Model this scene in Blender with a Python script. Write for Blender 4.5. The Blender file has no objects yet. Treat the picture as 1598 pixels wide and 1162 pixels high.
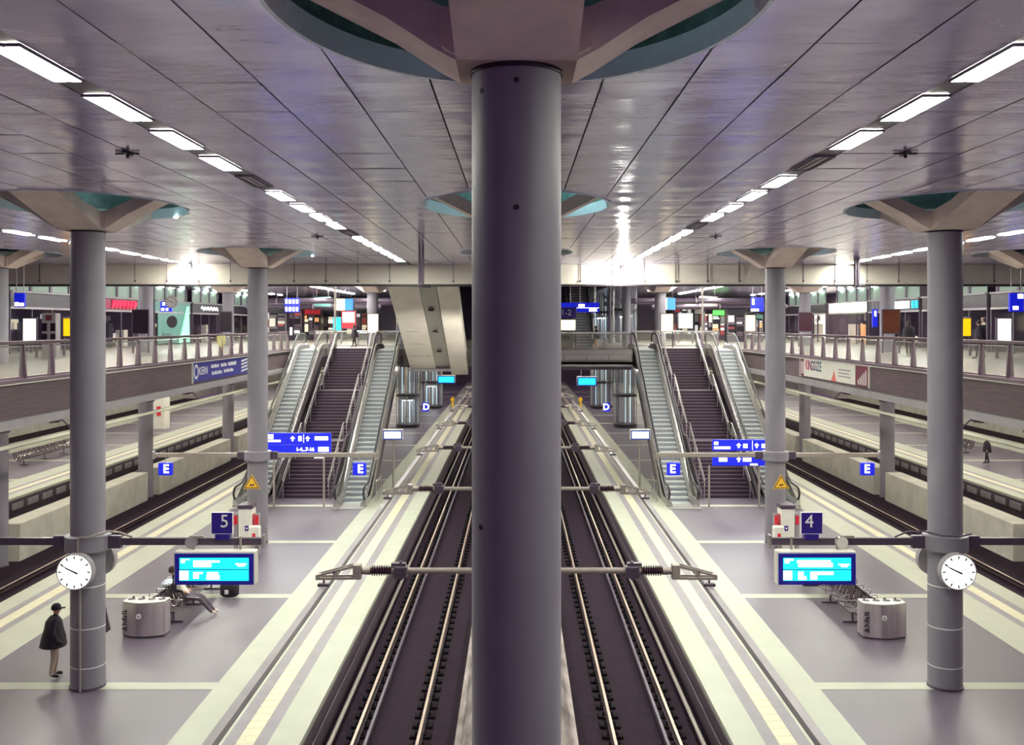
import bpy, bmesh, math, random
from mathutils import Vector, Matrix
random.seed(7)
scene = bpy.context.scene
scene.cycles.max_bounces = 7; scene.cycles.diffuse_bounces = 4; scene.cycles.glossy_bounces = 3; scene.cycles.transparent_max_bounces = 12
COL = scene.collection
R = math.radians
PI = math.pi

# ------------------------------------------------------------------ camera, world, exposure
F = 1550.0            # focal length in pixels of the 1598 x 1162 frame
CAMZ = 8.8
cam_d = bpy.data.cameras.new('camera')
cam_d.sensor_fit = 'HORIZONTAL'; cam_d.sensor_width = 36.0
cam_d.lens = F / 1598.0 * 36.0
cam_d.shift_x = -7.0 / 1598.0
cam_d.shift_y = -76.0 / 1598.0
cam_d.clip_start = 0.1; cam_d.clip_end = 600
cam = bpy.data.objects.new('camera', cam_d); COL.objects.link(cam)
cam.location = (0, 0, CAMZ); cam.rotation_euler = (R(90), 0, 0)
scene.camera = cam
vs = scene.view_settings
vs.view_transform = 'Standard'; vs.look = 'None'; vs.exposure = 0.6; vs.gamma = 1.0; vs.use_curve_mapping = False
world = bpy.data.worlds.new('world'); scene.world = world; world.use_nodes = True
bg = world.node_tree.nodes['Background']
bg.inputs[0].default_value = (0.16, 0.085, 0.20, 1); bg.inputs[1].default_value = 0.46
LAMP_COL = (0.98, 1.0, 0.86)
LAMP_E = 92.0
UNDER_E = 50.0

def lin(c):
    c = c / 255.0
    return c / 12.92 if c <= 0.04045 else ((c + 0.055) / 1.055) ** 2.4
def rgb(r, g, b): return (lin(r), lin(g), lin(b), 1.0)
def at(px, py, Y): return ((px - 806.0) * Y / F, CAMZ - (py - 505.0) * Y / F)   # photo pixel at depth Y -> (X, Z)
WORD = {-1: 'left', 1: 'right'}
ORD = ['first', 'second', 'third', 'fourth', 'fifth', 'sixth', 'seventh', 'eighth', 'ninth', 'tenth', 'eleventh', 'twelfth', 'thirteenth', 'fourteenth', 'fifteenth', 'sixteenth', 'seventeenth', 'eighteenth', 'nineteenth', 'twentieth', 'twenty-first', 'twenty-second', 'twenty-third', 'twenty-fourth', 'twenty-fifth', 'twenty-sixth', 'twenty-seventh', 'twenty-eighth']

# ------------------------------------------------------------------ materials
MATS = {}
def mat(name, col, rough=0.6, metal=0.0, var=0.12, scale=6.0, bump=0.0, bscale=40.0, stretch=None, emit=0.0, ecol=None, alpha=None, spec=None):
    if name in MATS: return MATS[name]
    m = bpy.data.materials.new(name); m.use_nodes = True
    nt = m.node_tree; b = nt.nodes['Principled BSDF']
    b.inputs['Roughness'].default_value = rough; b.inputs['Metallic'].default_value = metal
    if spec is not None: b.inputs['Specular IOR Level'].default_value = spec
    tc = nt.nodes.new('ShaderNodeTexCoord'); mp = nt.nodes.new('ShaderNodeMapping')
    nt.links.new(tc.outputs['Object'], mp.inputs[0])
    if stretch: mp.inputs['Scale'].default_value = stretch
    nz = nt.nodes.new('ShaderNodeTexNoise'); nz.inputs['Scale'].default_value = scale; nz.inputs['Detail'].default_value = 5
    nt.links.new(mp.outputs[0], nz.inputs['Vector'])
    rp = nt.nodes.new('ShaderNodeValToRGB')
    lo = [max(0, c * (1 - var)) for c in col[:3]] + [1]; hi = [min(1, c * (1 + var)) for c in col[:3]] + [1]
    rp.color_ramp.elements[0].position = 0.3; rp.color_ramp.elements[1].position = 0.7
    rp.color_ramp.elements[0].color = lo; rp.color_ramp.elements[1].color = hi
    nt.links.new(nz.outputs[0], rp.inputs[0]); nt.links.new(rp.outputs[0], b.inputs['Base Color'])
    if bump:
        n2 = nt.nodes.new('ShaderNodeTexNoise'); n2.inputs['Scale'].default_value = bscale; n2.inputs['Detail'].default_value = 4
        nt.links.new(mp.outputs[0], n2.inputs['Vector'])
        bp = nt.nodes.new('ShaderNodeBump'); bp.inputs['Strength'].default_value = bump; bp.inputs['Distance'].default_value = 0.02
        nt.links.new(n2.outputs[0], bp.inputs['Height']); nt.links.new(bp.outputs[0], b.inputs['Normal'])
    if emit:
        b.inputs['Emission Color'].default_value = ecol or col; b.inputs['Emission Strength'].default_value = emit
    if alpha is not None:
        b.inputs['Alpha'].default_value = alpha
    MATS[name] = m
    return m
def glow(name, col, e):
    return mat(name, col, 0.5, 0, 0.02, emit=e, ecol=col)

M = dict(
 column=mat('column paint', rgb(126, 121, 132), 0.45, 0, 0.06, 1.5, 0.05, 120),
 concrete=mat('capital concrete', rgb(226, 208, 200), 0.75, 0, 0.10, 2.5, 0.25, 30),
 panel=mat('ceiling panel metal', rgb(206, 198, 232), 0.20, 0.6, 0.05, 2.0, 0.55, 1.6, (0.7, 2.2, 1)),
 backing=mat('dark plenum', rgb(40, 28, 42), 0.8),
 strip=mat('lamp channel metal', rgb(120, 110, 122), 0.4, 0.5, 0.05),
 rim=mat('ring steel', rgb(206, 216, 230), 0.45, 0.2, 0.06),
 teal=mat('teal plenum lining', rgb(112, 134, 136), 0.35, 0.1, 0.3, 5.0),
 beam=mat('beam plaster', rgb(196, 190, 178), 0.7, 0, 0.05, 1.2),
 black=mat('black trim', rgb(30, 20, 32), 0.5),
 floor=mat('platform granite', rgb(98, 89, 103), 0.38, 0, 0.08, 0.5, 0.05, 200),
 white=mat('pale granite', rgb(178, 181, 165), 0.5, 0, 0.05, 1.0, 0.05, 150),
 grey=mat('grey granite strip', rgb(140, 134, 140), 0.5, 0, 0.07, 2.0),
 tact=mat('tactile tile', rgb(216, 211, 184), 0.55, 0, 0.07, 3.0),
 face=mat('platform face', rgb(78, 64, 76), 0.7, 0, 0.15, 2.0),
 bed=mat('track slab', rgb(38, 24, 38), 0.85, 0, 0.2, 3.0, 0.2, 30, spec=0.15),
 block=mat('rail fastening', rgb(16, 8, 16), 0.8, 0, 0.2, 8, spec=0.15),
 railtop=mat('rail steel', rgb(190, 168, 155), 0.38, 0.45, 0.06, 8),
 railweb=mat('rail web rust', rgb(62, 45, 50), 0.6, 0.1, 0.2, 10),
 plinth=mat('mottled plinth concrete', rgb(150, 138, 136), 0.8, 0, 0.45, 4.0, 0.3, 25, (1, 0.25, 1)),
 fascia=mat('board marked concrete', rgb(96, 80, 86), 0.8, 0, 0.22, 3.0, 0.35, 12, (0.35, 0.35, 9)),
 ledge=mat('ledge concrete', rgb(150, 144, 148), 0.7, 0, 0.08, 1.5),
 wall=mat('track wall concrete', rgb(180, 176, 165), 0.75, 0, 0.14, 1.3, 0.1, 15),
 steel=mat('brushed steel', rgb(190, 186, 184), 0.3, 0.8, 0.08, 12, 0, 40, (1, 1, 0.1)),
 chrome=mat('bright steel', rgb(196, 192, 190), 0.24, 0.85, 0.05, 8),
 dsteel=mat('dark steel', rgb(88, 76, 92), 0.42, 0.4, 0.08, 8),
 bracket=mat('galvanised steel', rgb(158, 148, 142), 0.5, 0.35, 0.1, 12),
 insul=mat('brown insulator', rgb(74, 48, 60), 0.3, 0, 0.1),
 rubber=mat('black rubber', rgb(26, 18, 28), 0.4),
 step=mat('escalator step', rgb(196, 200, 200), 0.45, 0.1, 0.06, 10),
 stepdark=mat('escalator riser', rgb(140, 142, 150), 0.5, 0.1, 0.06, 10),
 stair=mat('dark stair granite', rgb(54, 37, 53), 0.55, 0, 0.15, 4.0),
 nosing=mat('stair nosing', rgb(104, 84, 100), 0.45, 0, 0.08, 6),
 blue=mat('sign blue', rgb(24, 32, 190), 0.4, 0, 0.04, emit=0.35, ecol=rgb(12, 30, 230)),
 blue2=mat('deep blue enamel', rgb(44, 26, 128), 0.4, 0, 0.04),
 hull=mat('blue display frame', rgb(34, 30, 160), 0.4, 0, 0.04),
 lit=glow('lit white lettering', rgb(250, 250, 252), 1.6),
 wlet=mat('white lettering', rgb(235, 232, 232), 0.5, 0, 0.02),
 blet=mat('dark lettering', rgb(58, 48, 62), 0.6, 0, 0.02),
 cyan=glow('cyan screen', rgb(20, 205, 238), 1.0),
 cyanw=glow('white screen text', rgb(235, 255, 255), 1.3),
 lamp=glow('lamp diffuser', (LAMP_COL[0], LAMP_COL[1], LAMP_COL[2], 1), LAMP_E),
 ulamp=glow('added under deck lamp', (1.0, 0.95, 0.80, 1), UNDER_E),
 off=mat('unlit diffuser', rgb(150, 140, 150), 0.3, 0.3, 0.05),
 face_clock=glow('clock face', rgb(246, 250, 240), 1.0),
 mezz=mat('mezzanine floor', rgb(126, 118, 112), 0.35, 0, 0.06, 0.8),
 soffit=mat('deck soffit', rgb(150, 140, 146), 0.7, 0, 0.1, 1.0),
 pale=mat('pale soffit concrete', rgb(236, 228, 214), 0.7, 0, 0.07, 0.8),
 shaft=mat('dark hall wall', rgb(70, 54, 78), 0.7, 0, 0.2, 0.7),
 post=mat('balustrade post', rgb(122, 104, 116), 0.4, 0.5, 0.08),
 wood=mat('wooden handrail', rgb(92, 66, 78), 0.45, 0, 0.1),
 white_paint=mat('white enamel', rgb(225, 222, 212), 0.4, 0, 0.03),
 red=mat('red enamel', rgb(214, 40, 58), 0.4, 0, 0.05),
 yellow=mat('yellow enamel', rgb(240, 186, 40), 0.45, 0, 0.05),
 bin=mat('bin steel reflection bands', rgb(206, 196, 198), 0.26, 0.8, 0.32, 2.6, 0, 40, (1, 1, 0.02)),  # vertical tone bands painted in as reflections on the steel
 seat=mat('perforated seat steel', rgb(58, 40, 52), 0.45, 0.4, 0.15, 14),
 skin=mat('skin', rgb(196, 150, 130), 0.6, 0, 0.05),
 coat=mat('black coat', rgb(32, 22, 36), 0.8, 0, 0.2, 12),
 beige=mat('beige trousers', rgb(172, 152, 140), 0.8, 0, 0.12, 12),
 greytr=mat('grey track trousers', rgb(96, 84, 96), 0.8, 0, 0.1, 12),
 shirt=mat('white shirt', rgb(232, 224, 214), 0.8, 0, 0.06, 12),
 hair=mat('dark hair', rgb(46, 30, 32), 0.6, 0, 0.2, 30),
 shoe=mat('black shoe', rgb(26, 18, 28), 0.5),
 shoew=mat('white shoe', rgb(220, 205, 196), 0.6),
)
def glassmat(name, tint, a):
    m = bpy.data.materials.new(name); m.use_nodes = True; nt = m.node_tree
    b = nt.nodes['Principled BSDF']; out = nt.nodes['Material Output']
    b.inputs['Base Color'].default_value = tint; b.inputs['Roughness'].default_value = 0.06
    tr = nt.nodes.new('ShaderNodeBsdfTransparent'); mx = nt.nodes.new('ShaderNodeMixShader')
    lw = nt.nodes.new('ShaderNodeTexNoise'); lw.inputs['Scale'].default_value = 1.5
    ma = nt.nodes.new('ShaderNodeMath'); ma.operation = 'MULTIPLY_ADD'; ma.inputs[1].default_value = 0.12; ma.inputs[2].default_value = a
    nt.links.new(lw.outputs[0], ma.inputs[0]); nt.links.new(ma.outputs[0], mx.inputs[0])
    nt.links.new(tr.outputs[0], mx.inputs[1]); nt.links.new(b.outputs[0], mx.inputs[2]); nt.links.new(mx.outputs[0], out.inputs[0])
    return m
M['liftglint'] = glow('lift reflection strip', rgb(190, 225, 245), .7)
M['paledisp'] = glow('pale screen', rgb(196, 238, 226), 1.1)
M['shopl'] = glow('lift cabin light', rgb(235, 245, 255), 9)
M['glass'] = glassmat('balustrade glass', rgb(190, 188, 176), 0.10)
M['glassd'] = glassmat('shop glass', rgb(60, 50, 70), 0.10)
M['liftglass'] = glassmat('lift glass', rgb(190, 205, 215), 0.07)

# ------------------------------------------------------------------ mesh helpers
class MB:
    def __init__(s): s.v = []; s.f = []; s.m = []; s.mi = 0
    def add(s, vs, fs):
        o = len(s.v); s.v += [tuple(p) for p in vs]
        for f in fs: s.f.append(tuple(i + o for i in f)); s.m.append(s.mi)
        return s
    def box(s, x0, x1, y0, y1, z0, z1):
        if x0 > x1: x0, x1 = x1, x0
        if y0 > y1: y0, y1 = y1, y0
        if z0 > z1: z0, z1 = z1, z0
        return s.add([(x0, y0, z0), (x1, y0, z0), (x1, y1, z0), (x0, y1, z0), (x0, y0, z1), (x1, y0, z1), (x1, y1, z1), (x0, y1, z1)],
              [(3, 2, 1, 0), (4, 5, 6, 7), (0, 1, 5, 4), (1, 2, 6, 5), (2, 3, 7, 6), (3, 0, 4, 7)])
    def cbox(s, c, d): return s.box(c[0] - d[0] / 2, c[0] + d[0] / 2, c[1] - d[1] / 2, c[1] + d[1] / 2, c[2] - d[2] / 2, c[2] + d[2] / 2)
    def bbox(s, x0, x1, y0, y1, z0, z1, b=0.02):
        # box with chamfered vertical and top edges
        pts = [(x0 + b, y0), (x1 - b, y0), (x1, y0 + b), (x1, y1 - b), (x1 - b, y1), (x0 + b, y1), (x0, y1 - b), (x0, y0 + b)]
        cx, cy = (x0 + x1) / 2, (y0 + y1) / 2
        ins = [(cx + (p[0] - cx) * (1 - b / max(1e-6, (x1 - x0) / 2)), cy + (p[1] - cy) * (1 - b / max(1e-6, (y1 - y0) / 2))) for p in pts]
        v = [(p[0], p[1], z0) for p in pts] + [(p[0], p[1], z1 - b) for p in pts] + [(p[0], p[1], z1) for p in ins]
        f = [tuple(range(7, -1, -1)), tuple(range(16, 24))]
        for k in (0, 8):
            for i in range(8): f.append((k + i, k + (i + 1) % 8, k + 8 + (i + 1) % 8, k + 8 + i))
        return s.add(v, f)
    def prism(s, poly, axis, a0, a1):
        # poly: 2D points in the plane normal to axis ('x': (y,z), 'y': (x,z), 'z': (x,y))
        n = len(poly)
        def P(p, a): return (a, p[0], p[1]) if axis == 'x' else ((p[0], a, p[1]) if axis == 'y' else (p[0], p[1], a))
        v = [P(p, a0) for p in poly] + [P(p, a1) for p in poly]
        f = [tuple(range(n - 1, -1, -1)), tuple(range(n, 2 * n))]
        for i in range(n): f.append((i, (i + 1) % n, n + (i + 1) % n, n + i))
        return s.add(v, f)
    def cyl(s, p0, p1, r0, r1=None, n=16, caps=True):
        r1 = r0 if r1 is None else r1
        p0 = Vector(p0); p1 = Vector(p1); d = (p1 - p0)
        if d.length < 1e-9: return s
        d.normalize(); u = d.orthogonal().normalized(); w = d.cross(u)
        v = []
        for p, r in ((p0, r0), (p1, r1)):
            for i in range(n):
                a = 2 * PI * i / n; v.append(p + u * (r * math.cos(a)) + w * (r * math.sin(a)))
        f = [(i, (i + 1) % n, n + (i + 1) % n, n + i) for i in range(n)]
        if caps: f += [tuple(range(n - 1, -1, -1)), tuple(range(n, 2 * n))]
        return s.add(v, f)
    def tube(s, path, r, n=8):
        path = [Vector(p) for p in path]; rings = []
        rr = r if isinstance(r, (list, tuple)) else [r] * len(path)
        up = None
        for i, p in enumerate(path):
            a = path[max(0, i - 1)]; b = path[min(len(path) - 1, i + 1)]; d = (b - a).normalized()
            if up is None: up = d.orthogonal().normalized()
            u = (up - d * up.dot(d)); u = u.normalized() if u.length > 1e-6 else d.orthogonal().normalized()
            up = u; w = d.cross(u)
            rings.append([p + u * (rr[i] * math.cos(2 * PI * k / n)) + w * (rr[i] * math.sin(2 * PI * k / n)) for k in range(n)])
        v = [q for g in rings for q in g]; f = []
        for i in range(len(path) - 1):
            for k in range(n): f.append((i * n + k, i * n + (k + 1) % n, (i + 1) * n + (k + 1) % n, (i + 1) * n + k))
        f += [tuple(range(n - 1, -1, -1)), tuple(range((len(path) - 1) * n, len(path) * n))]
        return s.add(v, f)
    def loft(s, rings, cap=True):
        n = len(rings[0]); v = [q for g in rings for q in g]; f = []
        for i in range(len(rings) - 1):
            for k in range(n): f.append((i * n + k, i * n + (k + 1) % n, (i + 1) * n + (k + 1) % n, (i + 1) * n + k))
        if cap: f += [tuple(range(n - 1, -1, -1)), tuple(range((len(rings) - 1) * n, len(rings) * n))]
        return s.add(v, f)
    def lathe(s, prof, n=24, c=(0, 0, 0), sx=1, sy=1):
        return s.loft([[(c[0] + r * sx * math.cos(2 * PI * k / n), c[1] + r * sy * math.sin(2 * PI * k / n), c[2] + z) for k in range(n)] for r, z in prof])
    def disc_y(s, c, r, y0, y1, n=40):
        return s.prism([(c[0] + r * math.cos(2 * PI * k / n), c[1] + r * math.sin(2 * PI * k / n)) for k in range(n)], 'y', y0, y1)
    def mesh(s, name, mats, smooth=None):
        me = bpy.data.meshes.new(name); me.from_pydata(s.v, [], s.f); me.validate()
        bm = bmesh.new(); bm.from_mesh(me); bmesh.ops.recalc_face_normals(bm, faces=bm.faces); bm.to_mesh(me); bm.free()
        for m in (mats if isinstance(mats, (list, tuple)) else [mats]): me.materials.append(M[m] if isinstance(m, str) else m)
        if isinstance(mats, (list, tuple)) and len(me.polygons) == len(s.m):
            for p, i in zip(me.polygons, s.m): p.material_index = i
        if smooth:
            for p in me.polygons: p.use_smooth = True
            me.set_sharp_from_angle(angle=R(smooth))
        return me
    def build(s, name, mats, parent=None, loc=None, smooth=None, rot=None):
        return link(name, s.mesh(name, mats, smooth), parent, loc, rot)
def link(name, me, parent=None, loc=None, rot=None):
    o = bpy.data.objects.new(name, me); COL.objects.link(o)
    if parent is not None: o.parent = parent
    if loc is not None: o.location = loc
    if rot is not None: o.rotation_euler = rot
    return o
def tag(o, label, cat, group=None, kind=None):
    o['label'] = label; o['category'] = cat
    if group: o['group'] = group
    if kind: o['kind'] = kind
    return o
def thing(name, label, cat, loc=(0, 0, 0), rz=0.0, group=None):
    o = bpy.data.objects.new(name, None); COL.objects.link(o); o.empty_display_size = 0.1
    o.location = loc; o.rotation_euler = (0, 0, rz)
    return tag(o, label, cat, group)
def struct(o, label=None):
    o['kind'] = 'structure'
    if label: o['label'] = label
    return o
def copytree(o, parent=None):
    c = o.copy(); COL.objects.link(c)
    if parent is not None: c.parent = parent
    for ch in list(o.children): copytree(ch, c)
    return c
def text(body, size, loc, m, parent=None, rot=(PI / 2, 0, 0), name='lettering', align='CENTER', ext=0.004, sx=1.0, bold=0.0):
    cu = bpy.data.curves.new('tmp', 'FONT'); cu.body = body; cu.size = size; cu.extrude = ext; cu.align_x = align; cu.align_y = 'CENTER'; cu.resolution_u = 3; cu.offset = bold
    to = bpy.data.objects.new('tmp', cu)
    me = bpy.data.meshes.new_from_object(to)
    bpy.data.objects.remove(to); bpy.data.curves.remove(cu)
    for v in me.vertices: v.co.x *= sx
    me.name = name; me.materials.clear(); me.materials.append(M[m] if isinstance(m, str) else m)
    return link(name, me, parent, loc, rot)

# ================================================================== STRUCTURE
ROW0, ROWD = 8.9, 15.25
ROWS = [8.9, 24.15, 40.0, 56.0, 72.0]
CX, EX = 10.42, 20.9
ZC = 11.67            # ceiling
ZM = 7.2              # mezzanine floor
ZR = -0.76            # rail top
YB = 47.8             # down-stand beam
HA, HB = 2.25, 2.95   # half axes of the openings in the ceiling
HOLES = [(x, y) for x in (0, -CX, CX, -EX, EX) for y in ROWS]

def clip_grid(mb, x0, x1, y0, y1, nx, ny, zf, holes):
    vs, ins = [], []
    for j in range(ny + 1):
        for i in range(nx + 1):
            x = x0 + (x1 - x0) * i / nx; y = y0 + (y1 - y0) * j / ny; z = zf(i / nx, j / ny); k = False
            for hx, hy in holes:
                dx, dy = (x - hx) / HA, (y - hy) / HB; q = math.hypot(dx, dy)
                if q < 1:
                    k = True
                    if q < 1e-4: dx, q = 1e-4, 1e-4
                    x = hx + dx / q * HA; y = hy + dy / q * HB
                    break
            vs.append((x, y, z)); ins.append(k)
    fs = []
    for j in range(ny):
        for i in range(nx):
            q = (j * (nx + 1) + i, j * (nx + 1) + i + 1, (j + 1) * (nx + 1) + i + 1, (j + 1) * (nx + 1) + i)
            if all(ins[k] for k in q): continue
            fs.append(q)
    if fs: mb.add(vs, fs)
    return len(fs)

# ---- ceiling: dark backing with openings, metal panels below it
mb = MB(); nb = 60
clip_grid(mb, -27, 27, 2.0, YB + 0.2, 180, 150, lambda u, v: ZC + 0.06, HOLES)
ceiling = struct(mb.build('ceiling', 'backing'), 'metal panel ceiling above the platforms')
half = [0, 1.02, 2.04, 3.06, 4.08, 5.07]; half2 = [5.45, 6.46, 7.49, 8.5, 9.48, 10.45]
bay = [(half[i], half[i + 1]) for i in range(5)] + [(half2[i], half2[i + 1]) for i in range(5)]
cols = []
for a, b in bay:
    for base in (0, EX):
        cols += [(base + a, base + b), (-base - b, -base - a)]
        if base: cols += [(base - b, base - a), (-base + a, -base + b)]
cols = sorted(set((round(a, 3), round(b, 3)) for a, b in cols if abs(a + b) / 2 < 27))
PR, P0 = 1.645, 11.82 - 1.645 * 6
rows = [(P0 + PR * k, P0 + PR * (k + 1)) for k in range(28) if P0 + PR * k < YB]
cells = []
for a, b in cols:
    for c, d in rows:
        d = min(d, YB)
        X, Y = (a + b) / 2, (c + d) / 2
        px, py = 806 + F * X / Y, 505 - F * (ZC - CAMZ) / Y
        vis = -60 < px < 1660 and -60 < py
        area = (b - a) * (d - c) / Y ** 3 * (1 if vis else 0.001)
        near = [h for h in HOLES if abs(h[0] - X) < HA + 0.9 and abs(h[1] - Y) < HB + 1.2]
        cells.append((area, a, b, c, d, near))
cells.sort(reverse=True, key=lambda t: t[0])
def pillow(w, l, seed, nx=5, ny=7):
    rd = random.Random(seed); am = rd.uniform(-0.020, -0.006); t1, t2 = rd.uniform(-0.004, 0.004), rd.uniform(-0.006, 0.006); ph = rd.uniform(0, 6)
    return lambda u, v: am * (math.sin(PI * u) * math.sin(PI * v)) + t1 * (u - .5) + t2 * (v - .5) + 0.004 * math.sin(9 * v + ph) * math.sin(PI * u) 
shared = {}
rest = MB(); npart = 0
g = 0.011
for n, (area, a, b, c, d, near) in enumerate(cells):
    w, l = b - a - 2 * g, d - c - 0.008
    zf = pillow(w, l, n % 9)
    cut = [h for h in near if True]
    inside = any(all(math.hypot((x - h[0]) / HA, (y - h[1]) / HB) < 1 for x in (a, b) for y in (c, d)) for h in near)
    if inside: continue
    touch = any(min(math.hypot((a + (b - a) * i / 4 - h[0]) / HA, (c + (d - c) * j / 4 - h[1]) / HB) for i in range(5) for j in range(5)) < 1.05 for h in near)
    if npart < 296 and area > 1e-5:
        npart += 1
        if touch:
            p = MB()
            if not clip_grid(p, a + g, b - g, c + .004, d - .004, 14, 20, lambda u, v: ZC + zf(u, v), near): continue
            p.build('ceiling_panel', 'panel', ceiling, smooth=50)
        else:
            key = (round(w, 2), round(l, 2), n % 9)
            if key not in shared:
                p = MB(); clip_grid(p, 0, w, 0, l, 5, 10, zf, []); shared[key] = p.mesh('ceiling_panel', 'panel', 50)
            link('ceiling_panel', shared[key], ceiling, (a + g, c + .004, ZC))
    else:
        if touch: clip_grid(rest, a + g, b - g, c + .004, d - .004, 12, 16, lambda u, v: ZC + zf(u, v), near)
        else: clip_grid(rest, a + g, b - g, c + .004, d - .004, 3, 4, lambda u, v: ZC + zf(u, v), [])
o = rest.build('ceiling_panel_field', 'panel', ceiling, smooth=50); o['kind'] = 'stuff'

# ---- lamp channels and lamps
LAMP0, LAMPD, LAMPL, LAMPW = 10.18, 2.26, 1.47, 0.33
STRIPS = [-15.64, -5.26, 5.26, 15.64]
BACK = [-23.6, -11.6, 11.6, 23.6]
for x in STRIPS:
    m_ = MB().box(x - .19, x + .19, 2, YB, ZC + 0.005, ZC + 0.04)
    m_.build('lamp_channel', 'strip', ceiling)
lm_frame = MB().box(-LAMPW / 2 - .02, LAMPW / 2 + .02, -.03, 0, -.035, .0).box(-LAMPW / 2 - .02, LAMPW / 2 + .02, LAMPL, LAMPL + .03, -.035, 0).box(-LAMPW / 2 - .02, -LAMPW / 2, 0, LAMPL, -.035, 0).box(LAMPW / 2, LAMPW / 2 + .02, 0, LAMPL, -.035, 0).box(-.012, .012, 0, LAMPL, -.036, -.028).mesh('frame', 'strip')
lm_on = MB().box(-LAMPW / 2, LAMPW / 2, 0, LAMPL, -.028, -.002).mesh('diffuser', 'lamp')
lm_off = MB().box(-LAMPW / 2, LAMPW / 2, 0, LAMPL, -.022, -.002).mesh('diffuser', 'off')
lm_louvre = MB().box(-.14, -.11, .05, LAMPL - .05, -.034, -.02).box(.11, .14, .05, LAMPL - .05, -.034, -.02).mesh('louvre', 'black')
OFFK = {-5.26: (4, 9, 16), 5.26: (3, 8), -15.64: (), 15.64: ()}
for x in STRIPS:
    nm = ('left' if x < 0 else 'right') + (' inner' if abs(x) < 8 else ' outer')
    cnt = 0; cntoff = 0
    ks = list(range(-3 if x > 0 else 0, 17)) if abs(x) < 8 else list(range(7, 17)) + list(range(18, 38))  # extra near lamps on the right are added to light the middle column
    for k in ks:
        y = LAMP0 + LAMPD * k
        off = k in OFFK[x]
        back = y > YB
        if off:
            cntoff += 1; lb = '%s unlit louvred lamp in the %s lamp row of the ceiling' % (ORD[cntoff - 1], nm)
        elif k < 0:
            lb = '%s added lit lamp overhead at the near end of the %s row, above the frame' % (ORD[k + 3], nm)
        elif back:
            lb = '%s lit lamp beyond the beam in the %s ceiling lamp row' % (ORD[k - 18], nm)
        else:
            cnt += 1; lb = '%s lit lamp from the viewer in the %s ceiling lamp row' % (ORD[cnt - 1], nm)
        t = thing('ceiling_lamp', lb, 'lamp', (x, y, ZC), 0, 'recessed ceiling lamps, %s row' % nm)
        link('frame', lm_frame, t); link('diffuser', lm_off if off else lm_on, t)
        if off: link('louvre', lm_louvre, t)

for x in BACK:  # stair side rows are added lamps, brightening stairs and escalators
    nm = ('left' if x < 0 else 'right') + (' shop side' if abs(x) > 20 else ' stair side')
    for k, y in enumerate([50.2 + 3.2 * j for j in range(16 if abs(x) > 20 else 12)]):
        t = thing('ceiling_lamp', '%s lit lamp beyond the beam in the %s ceiling lamp row' % (ORD[k], nm), 'lamp', (x, y, ZC), 0, 'recessed ceiling lamps, %s row' % nm)
        link('frame', lm_frame, t); link('diffuser', lm_on, t)
# ---- concourse ceiling beyond the beam
mb = MB()
for s in (-1, 1): mb.box(s * 7.2, s * 30, YB + .8, 112, ZC + .02, ZC + .15)
o = struct(mb.build('ceiling', 'panel'), 'ceiling of the concourse beyond the beam')
mb = MB().box(-7.2, 7.2, YB + .8, 112, 19.5, 19.7).box(-7.3, -7.1, YB + .8, 112, ZC + .15, 19.7).box(7.1, 7.3, YB + .8, 112, ZC + .15, 19.7).box(-7.2, 7.2, 111.8, 112, ZM, 19.7).box(-7.2, 7.2, YB + .6, YB + .8, 12, 19.7)
struct(mb.build('wall_atrium', 'shaft'), 'dark walls of the open hall above the bridge')

# ---- down-stand beam with panels and rods
beam = MB().box(-30, 30, YB + .03, YB + .8, 10.70, 12.0).build('trim_1', 'beam'); struct(beam, 'pale down-stand beam across the hall')
MB().box(-30, 30, YB - .02, YB + .82, 10.62, 10.70).build('edge_strip', 'black', beam)
pm = MB().bbox(.012, 1.518, 0, .03, 0, .95, .008).mesh('beam_panel', 'beam')
for i in range(-20, 20): link('beam_panel', pm, beam, (i * 1.53, YB, 10.705))
rm = MB().cyl((0, 0, 0), (0, 0, -.78), .018, n=6).cyl((0, 0, -.78), (0, 0, -.87), .045, n=8).mesh('hanger_rod', 'dsteel')
for i in range(-18, 19): link('hanger_rod', rm, beam, (i * 1.53 + .02, YB - .06, ZC))

# ---- platforms: cross section is mirrored about each platform centre
def platform(cx, name, label, y0, y1, detail=True):
    hw = 5.88
    root = MB().box(cx - hw, cx + hw, y0, y1, -1.0, -0.12).box(cx - 3.1, cx + 3.1, y0, y1, -.12, -.004).build(name, ['floor'])
    struct(root, label)
    segs = [(3.1, 4.25, 'white', 0.0), (4.25, 4.52, 'grey', 0.0), (4.92, 5.20, 'grey', 0.0), (5.20, 5.88, 'white', 0.0)]
    for s in (-1, 1):
        for a, b, m_, z in segs:
            nm = 'edge_slab_strip' if m_ == 'white' else 'grey_strip'
            MB().box(cx + s * a, cx + s * b, y0, y1, -.12, z).build(nm, m_, root)
        # tactile strip
        MB().box(cx + s * 4.52, cx + s * 4.92, y0, y1, -.12, -.008).build('tactile_bedding', 'grey', root)
        MB().box(cx + s * 5.86, cx + s * 5.90, y0, y1, -.96, -.13).build('face_panel', 'face', root)
    return root
plats = {}
tile = MB().bbox(-.195, .195, .006, .394, -.02, .006, .006)
for i in range(5): tile.box(-.17 + .08 * i - .012, -.17 + .08 * i + .012, .02, .38, .006, .011)
tile = tile.mesh('tactile_tile', 'tact')
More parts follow.
